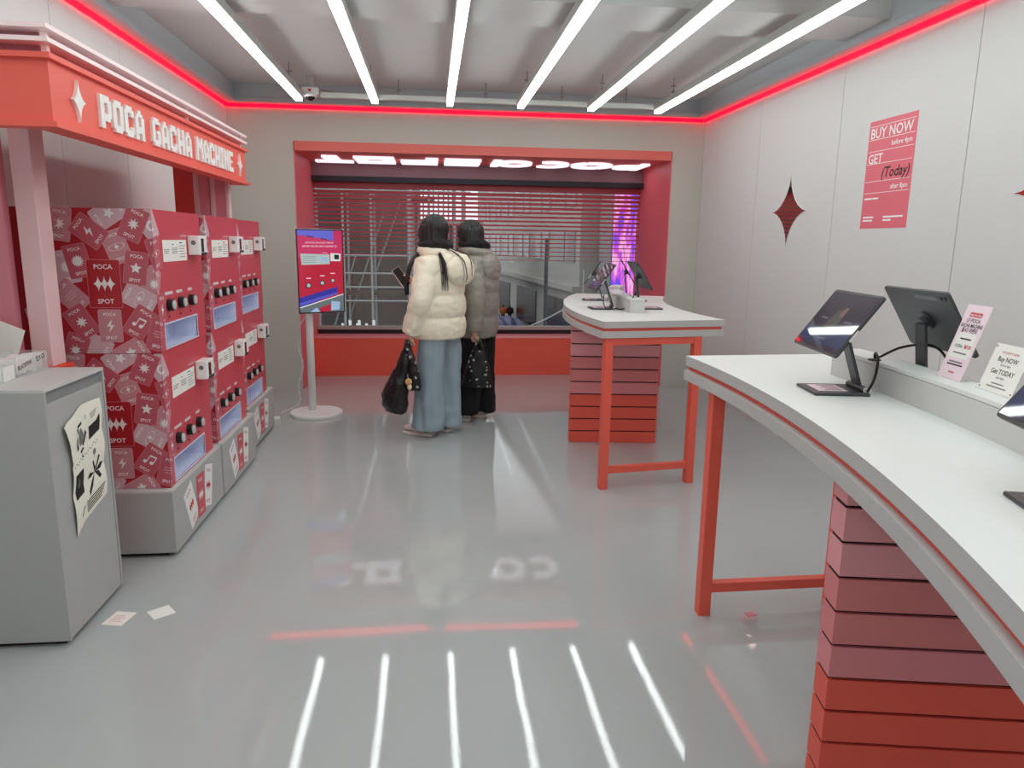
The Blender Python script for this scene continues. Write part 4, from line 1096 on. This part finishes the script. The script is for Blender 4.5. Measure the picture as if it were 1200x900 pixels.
dn = ((0, .1, -1), (0, 1, 0), (.6, .2, -.2))
A = make_person('person in a cream puffer jacket and wide blue jeans holding black bags, seen from behind', (.05, 5.58, 0), rad(52), (-.0, .045, 1.575),
    [((-.275, -.055, 1.08), (-.275, .04, .85), ((.0, .12, -1), (.1, 1, 0), (.9, .2, -.15))),
     ((.255, .05, 1.12), (.11, .30, 1.17), ((-.6, .7, .1), (-.2, -.1, 1), (-.9, -.3, .1)))], M_cream, M_denim,
    dict(hip=-.015, hem=.765, pitch=.168, seed=3, flare=.114, scarf_m=M_scarf, shoe_m=M_shoe,
         prof=[(.7, .222, .185, .0), (.9, .235, .195, 0), (1.1, .228, .19, -.005), (1.26, .215, .165, -.01), (1.36, .185, .13, -.01), (1.41, .12, .105, 0), (1.45, .09, .09, .01)],
         hood=(0.03, -.185, 1.285), hood_r=(.158, .085, .125), feet=[(-.10, .045, rad(10)), (.11, .02, rad(-6))],
         fall=[(1.61, 0, -.008, .103, .112), (1.55, -.004, -.004, .108, .116), (1.48, -.01, -.01, .110, .108), (1.43, -.02, -.02, .106, .09), (1.39, -.05, -.0, .085, .07)],
         strands=[([(-.05, .06, 1.52), (-.09, .10, 1.42), (-.16, .13, 1.33), (-.20, .14, 1.20), (-.215, .13, 1.1)], .010, 26, .028),
                  ([(-.06, -.03, 1.46), (-.10, -.10, 1.40), (-.12, -.15, 1.33), (-.135, -.175, 1.22), (-.14, -.18, 1.14)], .0032, 14, .028),
                  ([(-.02, -.09, 1.44), (-.03, -.17, 1.42), (-.035, -.26, 1.36), (-.03, -.285, 1.26), (-.03, -.275, 1.2)], .0028, 4, .03),
                  ([(.04, -.09, 1.44), (.06, -.18, 1.42), (.07, -.265, 1.36), (.07, -.285, 1.24)], .0026, 3, .03)]))
mk = MB().ball((-.01, .122, 1.50), (.05, .045, .045), 0, 12).build('face_mask', M_whitematte, A, smooth=True)
Bp = make_person('person in a grey puffer jacket and black trousers standing behind the cream jacket', (.385, 6.03, 0), rad(62), (-.02, .075, 1.55),
    [((-.235, -.085, 1.06), (-.215, -.07, .82), ((.0, .0, -1), (.1, 1, 0), (.9, .0, -.15))),
     ((.25, .08, 1.12), (.12, .30, 1.14), ((-.6, .7, .1), (-.2, -.1, 1), (-.9, -.3, .1)))], M_greyjac, M_blackcloth,
    dict(hip=.0, hem=.715, pitch=.185, seed=11, flare=.105, scarf_m=M_blackcloth, shoe_m=M_shoew,
         prof=[(.7, .205, .15, .0), (.9, .215, .158, 0), (1.1, .215, .158, -.005), (1.26, .20, .145, -.005), (1.36, .175, .12, -.0), (1.41, .12, .105, 0.01), (1.45, .09, .09, .02)],
         hood=(0.0, -.115, 1.275), hood_r=(.15, .066, .12), feet=[(-.08, .09, rad(14)), (.11, .02, rad(-8))],
         fall=[(1.59, 0, -.018, .101, .106), (1.52, 0, -.022, .107, .106), (1.46, -.005, -.04, .106, .095), (1.41, -.01, -.055, .09, .075)],
         strands=[([(-.05, .08, 1.52), (-.08, .09, 1.42), (-.10, .08, 1.36)], .010, 14, .03)]))

# phone held up by the person in cream
ph = MB().box((-.037, -.0045, -.078), (.037, .0045, .078)).build('phone', M_black, bevel=.003)
ph.matrix_world = Matrix.Translation((-.235, 5.80, 1.215)) @ Matrix.Rotation(rad(-35), 4, 'Y') @ Matrix.Rotation(rad(35), 4, 'Z')
MB().box((-.0385, -.006, -.08), (-.037, .006, .08)).box((.037, -.006, -.08), (.0385, .006, .08)).box((-.0385, -.006, .078), (.0385, .006, .08)).build('phone_case', mat('pink phone case', srgb(240, 214, 214), .4), ph)
tag(ph, 'phone in a pale pink case held up in front of the cream jacket', 'phone')

# bags
def lumpy(name, label, rings, mat_, seed, amp, handle, hm, voxel=.009):
    t = thing(name, label, 'bag', tuple(Vector(rings[0][0])))
    inv = -t.location; mb = MB(); R3 = []
    for c, ax, a_, ay, b_ in rings:
        c = Vector(c); ax = Vector(ax).normalized(); ay = Vector(ay).normalized()
        R3.append([c + ax * a_ * cos(2 * pi * j / 24) + ay * b_ * sin(2 * pi * j / 24) for j in range(24)])
    mb.loft(R3)
    o = mb.build('bag_body', mat_, t, smooth=True); o.location = inv
    remesh(o, voxel, 3, lambda co: noise.noise(Vector((co.x * 14 + seed, co.y * 14, co.z * 9))) * amp + abs(noise.noise(Vector((co.x * 30, co.y * 30, co.z * 22 + seed)))) * amp * .7)
    for h in handle:
        q = MB().tube(cable('', h), .008, 8, flat=.5).build('handle', hm, t, smooth=True); q.location = inv
    return t
def print_mat():
    m = mat('black printed nylon', srgb(15, 15, 17), .4, bump=.3, bscale=14)
    nt = m.node_tree; b = nt.nodes['Principled BSDF']; tc = nt.nodes.new('ShaderNodeTexCoord')
    vo = nt.nodes.new('ShaderNodeTexVoronoi'); vo.inputs['Scale'].default_value = 24; vo.inputs['Randomness'].default_value = .75
    nz = nt.nodes.new('ShaderNodeTexNoise'); nz.inputs['Scale'].default_value = 55
    ad_ = nt.nodes.new('ShaderNodeMath'); ad_.operation = 'MULTIPLY_ADD'; ad_.inputs[1].default_value = .5
    lt = nt.nodes.new('ShaderNodeMath'); lt.operation = 'LESS_THAN'; lt.inputs[1].default_value = .50
    mx = nt.nodes.new('ShaderNodeMix'); mx.data_type = 'RGBA'; mx.inputs[6].default_value = srgb(15, 15, 17); mx.inputs[7].default_value = srgb(176, 176, 172)
    nt.links.new(tc.outputs['Object'], vo.inputs['Vector']); nt.links.new(tc.outputs['Object'], nz.inputs['Vector'])
    nt.links.new(nz.outputs['Fac'], ad_.inputs[0]); nt.links.new(vo.outputs['Distance'], ad_.inputs[2]); nt.links.new(ad_.outputs[0], lt.inputs[0])
    nt.links.new(lt.outputs[0], mx.inputs[0]); nt.links.new(mx.outputs[2], b.inputs['Base Color'])
    return m
M_print = print_mat()
ux, uy = (.83, -.55, 0), (.55, .83, 0)
hA = (-.185, 5.375, .775)
bagA = lumpy('shoulder_bag', 'slouchy glossy black bag hanging from the hand of the person in cream',
    [((-.265, 5.40, .215), ux, .045, uy, .03), ((-.27, 5.40, .225), ux, .085, uy, .05), ((-.275, 5.40, .28), ux, .112, uy, .07), ((-.275, 5.395, .36), ux, .112, uy, .075), ((-.255, 5.39, .45), ux, .092, uy, .06), ((-.225, 5.385, .55), ux, .062, uy, .042), ((-.20, 5.38, .64), ux, .04, uy, .03), ((-.188, 5.378, .70), ux, .028, uy, .022)],
    M_charcoal, 5, .012, [[(-.215, 5.37, .66), (-.195, 5.37, .74), hA, (-.175, 5.40, .72), (-.185, 5.40, .64)], [(-.27, 5.355, .40), (-.24, 5.35, .56), (-.195, 5.36, .73), hA]], M_charcoal)
ch = MB().ball((-.172, 5.30, .475), (.026, .024, .026), 0, 12).ball((-.165, 5.30, .437), (.017, .016, .024), 1, 10).build('plush_charm', [M_tan, mat('pale plush', srgb(232, 214, 178), .9)], bagA, smooth=True); ch.location = -bagA.location
cc = MB().tube([(-.175, 5.315, .53), (-.18, 5.305, .52), (-.172, 5.30, .50)], .0025, 6).build('charm_loop', M_silver, bagA); cc.location = -bagA.location
bagC = lumpy('shopping_bag', 'black printed shopping bag hanging against the blue jeans',
    [((-.135, 5.355, .40), ux, .052, uy, .02), ((-.135, 5.355, .41), ux, .06, uy, .03), ((-.14, 5.355, .47), ux, .062, uy, .036), ((-.15, 5.36, .56), ux, .054, uy, .034), ((-.162, 5.365, .65), ux, .042, uy, .028), ((-.175, 5.37, .715), ux, .026, uy, .02)],
    M_print, 9, .009, [[(-.17, 5.36, .70), (-.18, 5.365, .75), hA], [(-.15, 5.385, .69), (-.165, 5.385, .75), hA]], M_print)
hB = (.385, 5.79, .715)
vx, vy = (.97, -.22, 0), (.22, .97, 0)
bagB = lumpy('shopping_bag', 'black printed shopping bag hanging from the hand of the person in grey',
    [((.365, 5.775, .335), vx, .125, vy, .012), ((.365, 5.775, .345), vx, .132, vy, .026), ((.367, 5.775, .42), vx, .118, vy, .036), ((.37, 5.775, .50), vx, .10, vy, .034), ((.373, 5.775, .58), vx, .075, vy, .028), ((.375, 5.775, .64), vx, .055, vy, .02)],
    M_print, 17, .008, [[(.335, 5.77, .62), (.35, 5.77, .68), hB, (.40, 5.775, .68), (.415, 5.77, .62)], [(.345, 5.79, .62), (.36, 5.785, .68), hB]], M_print)

# ------------------------------------------------------------------ the street outside, one floor down and more
GZ = -6.5
street = struct('street', MB().box((-60, 9.2, GZ - .2), (60, 160, GZ)), mat('asphalt', srgb(112, 110, 108), .85, var=.2, vscale=.5))
M_conc = mat('facade stone', srgb(172, 168, 162), .8, var=.06, vscale=.4)
M_fwin = mat('facade window', srgb(112, 114, 116), .3)
M_fshop = mat('shop glass', srgb(34, 36, 38), .15)
# long pale facade receding on the right of the street
FA, FB = Vector((10.2, 50, 0)), Vector((6.2, 99, 0))
fd = (FB - FA).normalized(); fl = (FB - FA).length; fn = Vector((-fd.y, fd.x, 0))
bd_ = thing('building', 'pale stone street facade with rows of windows beyond the window', 'building', tuple(FA + Vector((0, 0, GZ))))
MF = Matrix((fd, Vector((0, 0, 1)), fn * 1)).transposed().to_4x4()   # local x along, y up, z out towards the street
MF = Matrix(((fd.x, 0, fn.x, 0), (fd.y, 0, fn.y, 0), (0, 1, 0, 0), (0, 0, 0, 1)))
MB().box((0, 0, -14), (fl, 26, 0), 0, MF).build('wall', M_conc, bd_)
MB().box((0, 4.6, 0), (fl, 5.0, .5), 0, MF).build('band', M_conc, bd_)
MB().box((0, 25.4, 0), (fl, 26, .6), 0, MF).build('cornice', M_conc, bd_)
wm = MB().box((0, 0, 0), (2.2, 2.4, .05), 0, MF)
for fl_ in range(5):
    for k in range(12):
        o = MB().box((0, 0, -.02), (2.0, 2.2, .06), 0, MF).build('window', M_fwin, bd_) if (fl_ == 0 and k == 0) else None
        if o is None: o = w0.copy(); COL.objects.link(o)
        else: w0 = o
        o.location = MF @ Vector((1.2 + 7.6 * (k // 2) + 2.9 * (k % 2), 6.6 + 3.9 * fl_, 0))
for k in range(4):
    if k == 0: o = w1 = MB().box((0, 0, -.02), (8.4, 3.2, .08), 0, MF).build('shop_window', M_fshop, bd_)
    else: o = w1.copy(); COL.objects.link(o)
    o.location = MF @ Vector((1.0 + 12.2 * k, .6, 0))
# plain grey block in front of it to the right
b2_ = thing('building', 'plain grey building with one dark pier seen at the right of the window', 'building', (14.5, 40, GZ))
MB().box((-3.2, 0, 0), (16, 9, 18)).build('wall', mat('grey render', srgb(150, 148, 150), .85, var=.04, vscale=.3), b2_)
MB().box((-3.35, -.15, 0), (-2.75, .1, 18)).build('pier', mat('pier grey', srgb(84, 88, 88), .7), b2_)
# dark buildings and scaffold on the left
b3_ = thing('building', 'dark brown building behind the scaffold at the left of the window', 'building', (-6, 23, GZ))
MB().box((-9, 0, 0), (5.6, 6, 19)).build('wall', mat('brown facade', srgb(92, 80, 74), .9, var=.5, vscale=1.2, stretch=(3, 3, .5)), b3_)
wq = None
for k in range(4):
    for j in range(5):
        if wq is None: wq = o = MB().box((0, -.06, 0), (1.1, .05, 1.5)).build('window', mat('dim window', srgb(46, 44, 44), .3), b3_)
        else: o = wq.copy(); COL.objects.link(o)
        o.location = (-2.5 + 1.6 * k, 0, 5 + 2.6 * j)
b4_ = thing('building', 'low dark building at the end of the street behind the scaffold', 'building', (-1.2, 60, GZ))
MB().box((-9, 0, 0), (5.2, 8, 9.2)).build('wall', mat('dark stone', srgb(98, 90, 86), .9, var=.2, vscale=.6), b4_)
MB().box((-9.2, -.3, 9.2), (5.4, 8.2, 9.6)).build('parapet', M_conc, b4_)
sc = thing('scaffold', 'grey tube scaffold with guard rails standing outside the left of the window', 'scaffold', (-1.3, 19, GZ))
M_sct = mat('galvanised tube', srgb(150, 148, 146), .45, .4)
for x in (-2.3, -1.7, -.9, -.2, .75, 1.25, 1.9, 2.15):
    for y in (0, 1.1): MB().tube([(x, y, 0), (x, y, 12.6)], .035 if x != .75 else .06, 6).build('upright', M_sct, sc)
for z in (4.1, 4.9, 5.35, 6.45, 6.8, 7.15, 7.6, 8.4, 9.2, 10.1, 11.2, 12.2):
    MB().tube([(-2.5, 0, z), (1.35 if z < 6.7 else 2.3, 0, z)], .028, 6).build('guard_rail', M_sct, sc)
for k in range(5): MB().tube([(-1.7 + .75 * k, 1.1, 4.5 + 1.3 * k), (-.7 + .75 * k, 1.1, 7.6 + 1.1 * k)], .025, 6).build('brace', M_sct, sc)
for k in range(9): MB().tube([(.85 + .13 * k, .55, 4), (.85 + .13 * k, .55, 13)], .022, 5).build('upright', M_sct, sc)
for z in (4.4, 6.6, 9.0, 11.0): MB().box((-2.4, .1, z), (1.4, 1.0, z + .06)).build('deck', mat('scaffold boards', srgb(96, 84, 74), .9), sc)
for k in range(6):
    o = MB().tube([(0, 0, 0), (.03 * (k % 3 - 1), 0, .62 + .05 * (k % 2))], .022, 6).build('pipe', M_white); o.location = (-1.36 + .085 * k, 11.6, -.42 + 0)
    tag(o, 'white pipe on the ledge outside the window, ' + ORD[k] + ' from the left of six', 'pipe', 'white pipes on the ledge outside')
tag(MB().box((-2.6, 10.9, GZ), (-.6, 12.0, -.43)).build('ledge_wall', mat('ledge brown', srgb(82, 74, 70), .9)), 'dark ledge wall below the white pipes outside the window', 'wall')
# led advertising column, pole with a rope, tarp and passers-by
def led_mat():
    m = bpy.data.materials.new('led display'); m.use_nodes = True; nt = m.node_tree; b = nt.nodes['Principled BSDF']
    b.inputs['Base Color'].default_value = (.02, .02, .02, 1)
    tc = nt.nodes.new('ShaderNodeTexCoord'); mp = nt.nodes.new('ShaderNodeMapping'); mp.inputs['Scale'].default_value = (7, 7, 1.6)
    n = nt.nodes.new('ShaderNodeTexNoise'); n.inputs['Scale'].default_value = 1.1; n.inputs['Detail'].default_value = 3; n.inputs['Roughness'].default_value = .65
    r = nt.nodes.new('ShaderNodeValToRGB'); e = r.color_ramp.elements
    e[0].position = .3; e[0].color = srgb(40, 70, 235); e[1].position = .72; e[1].color = srgb(90, 220, 250)
    for p, c in ((.42, (120, 70, 235)), (.50, (236, 90, 220)), (.57, (255, 190, 235)), (.63, (235, 90, 190))):
        x = e.new(p); x.color = srgb(*c)
    nt.links.new(tc.outputs['Object'], mp.inputs[0]); nt.links.new(mp.outputs[0], n.inputs['Vector']); nt.links.new(n.outputs['Fac'], r.inputs[0])
    nt.links.new(r.outputs[0], b.inputs['Emission Color']); b.inputs['Emission Strength'].default_value = 1.5
    return m
led = thing('led_column', 'tall pink and blue LED display column outside the right end of the window', 'display', (2.42, 9.05, -.6))
MB().box((-.15, 0, -1), (.14, .06, 3.4)).build('display_face', led_mat(), led)
MB().box((.14, -.01, -1), (.19, .12, 3.4)).box((-.15, .06, -1), (.14, .12, 3.4)).build('casing', mat('led casing', srgb(70, 66, 110), .4), led)
MB().box((-.1, .0, -6), (.1, .1, -1)).build('mast', M_steel, led)
pl_ = thing('pole', 'thin grey pole outside with a rope tied to it', 'pole', (2.55, 12.2, GZ))
MB().tube([(0, 0, 0), (0, 0, 7.55)], .022, 8).build('shaft', M_steel, pl_); MB().tube([(0, 0, 7.0), (0, 0, 7.14)], .045, 8).build('knot', M_sct, pl_)
tag(MB().tube(cable('', [(2.55, 12.2, .57), (1.9, 12.2, .2), (1.15, 12.2, -.1)]), .012, 6).build('rope', M_sct), 'pale rope sloping down from the pole outside', 'rope')
tag(MB().tube([(3.15, 20, GZ), (3.15, 20, 2.0 - .4)], .05, 8).build('lamp_post', mat('post black', srgb(40, 40, 44), .5)), 'dark lamp post in the street beyond the right of the window', 'pole')
tp = MB(); vs = []; nx, ny = 24, 8
for j in range(ny + 1):
    for i in range(nx + 1): vs.append((i / nx * 3.4, j / ny * 11, .35 * noise.noise(Vector((i * .35, j * .4, 2))) + .4 * sin(pi * j / ny)))
tp.add(vs, [(j * (nx + 1) + i, j * (nx + 1) + i + 1, (j + 1) * (nx + 1) + i + 1, (j + 1) * (nx + 1) + i) for j in range(ny) for i in range(nx)])
to_ = tp.build('tarp', mat('blue tarp', srgb(74, 82, 128), .6), None, smooth=True); to_.location = (4.6, 62, GZ + .5); tag(to_, 'blue tarpaulin spread on the street below the window', 'tarp')
def walker(label, x, y, c, h=1.7):
    t = thing('person', label, 'person', (x, y, GZ))
    for s in (-1, 1): MB().tube([(s * .09, 0, 0), (s * .1, .02, .45), (s * .09, 0, .88)], [.06, .08, .1], 10).build('leg', M_blackcloth, t, smooth=True)
    MB().loft([[(a_ * cos(2 * pi * j / 14), b_ * sin(2 * pi * j / 14), z) for j in range(14)] for z, a_, b_ in ((.75, .24, .17), (.95, .25, .18), (1.2, .26, .17), (1.4, .2, .13), (1.47, .08, .08))]).build('coat', c, t, smooth=True)
    for s in (-1, 1): MB().tube([(s * .24, 0, 1.38), (s * .31, .02, 1.1), (s * .3, .06, .82)], [.08, .075, .05], 10).build('sleeve', c, t, smooth=True)
    MB().ball((0, 0, 1.6), (.1, .11, .13), 0, 12).build('head', M_hair, t, smooth=True)
walker('distant passer-by in an orange jacket in the street below', 7.25, 73.6, mat('orange jacket', srgb(206, 104, 52), .7))
walker('distant passer-by in dark clothes beside the orange jacket', 7.93, 73.6, M_blackcloth)
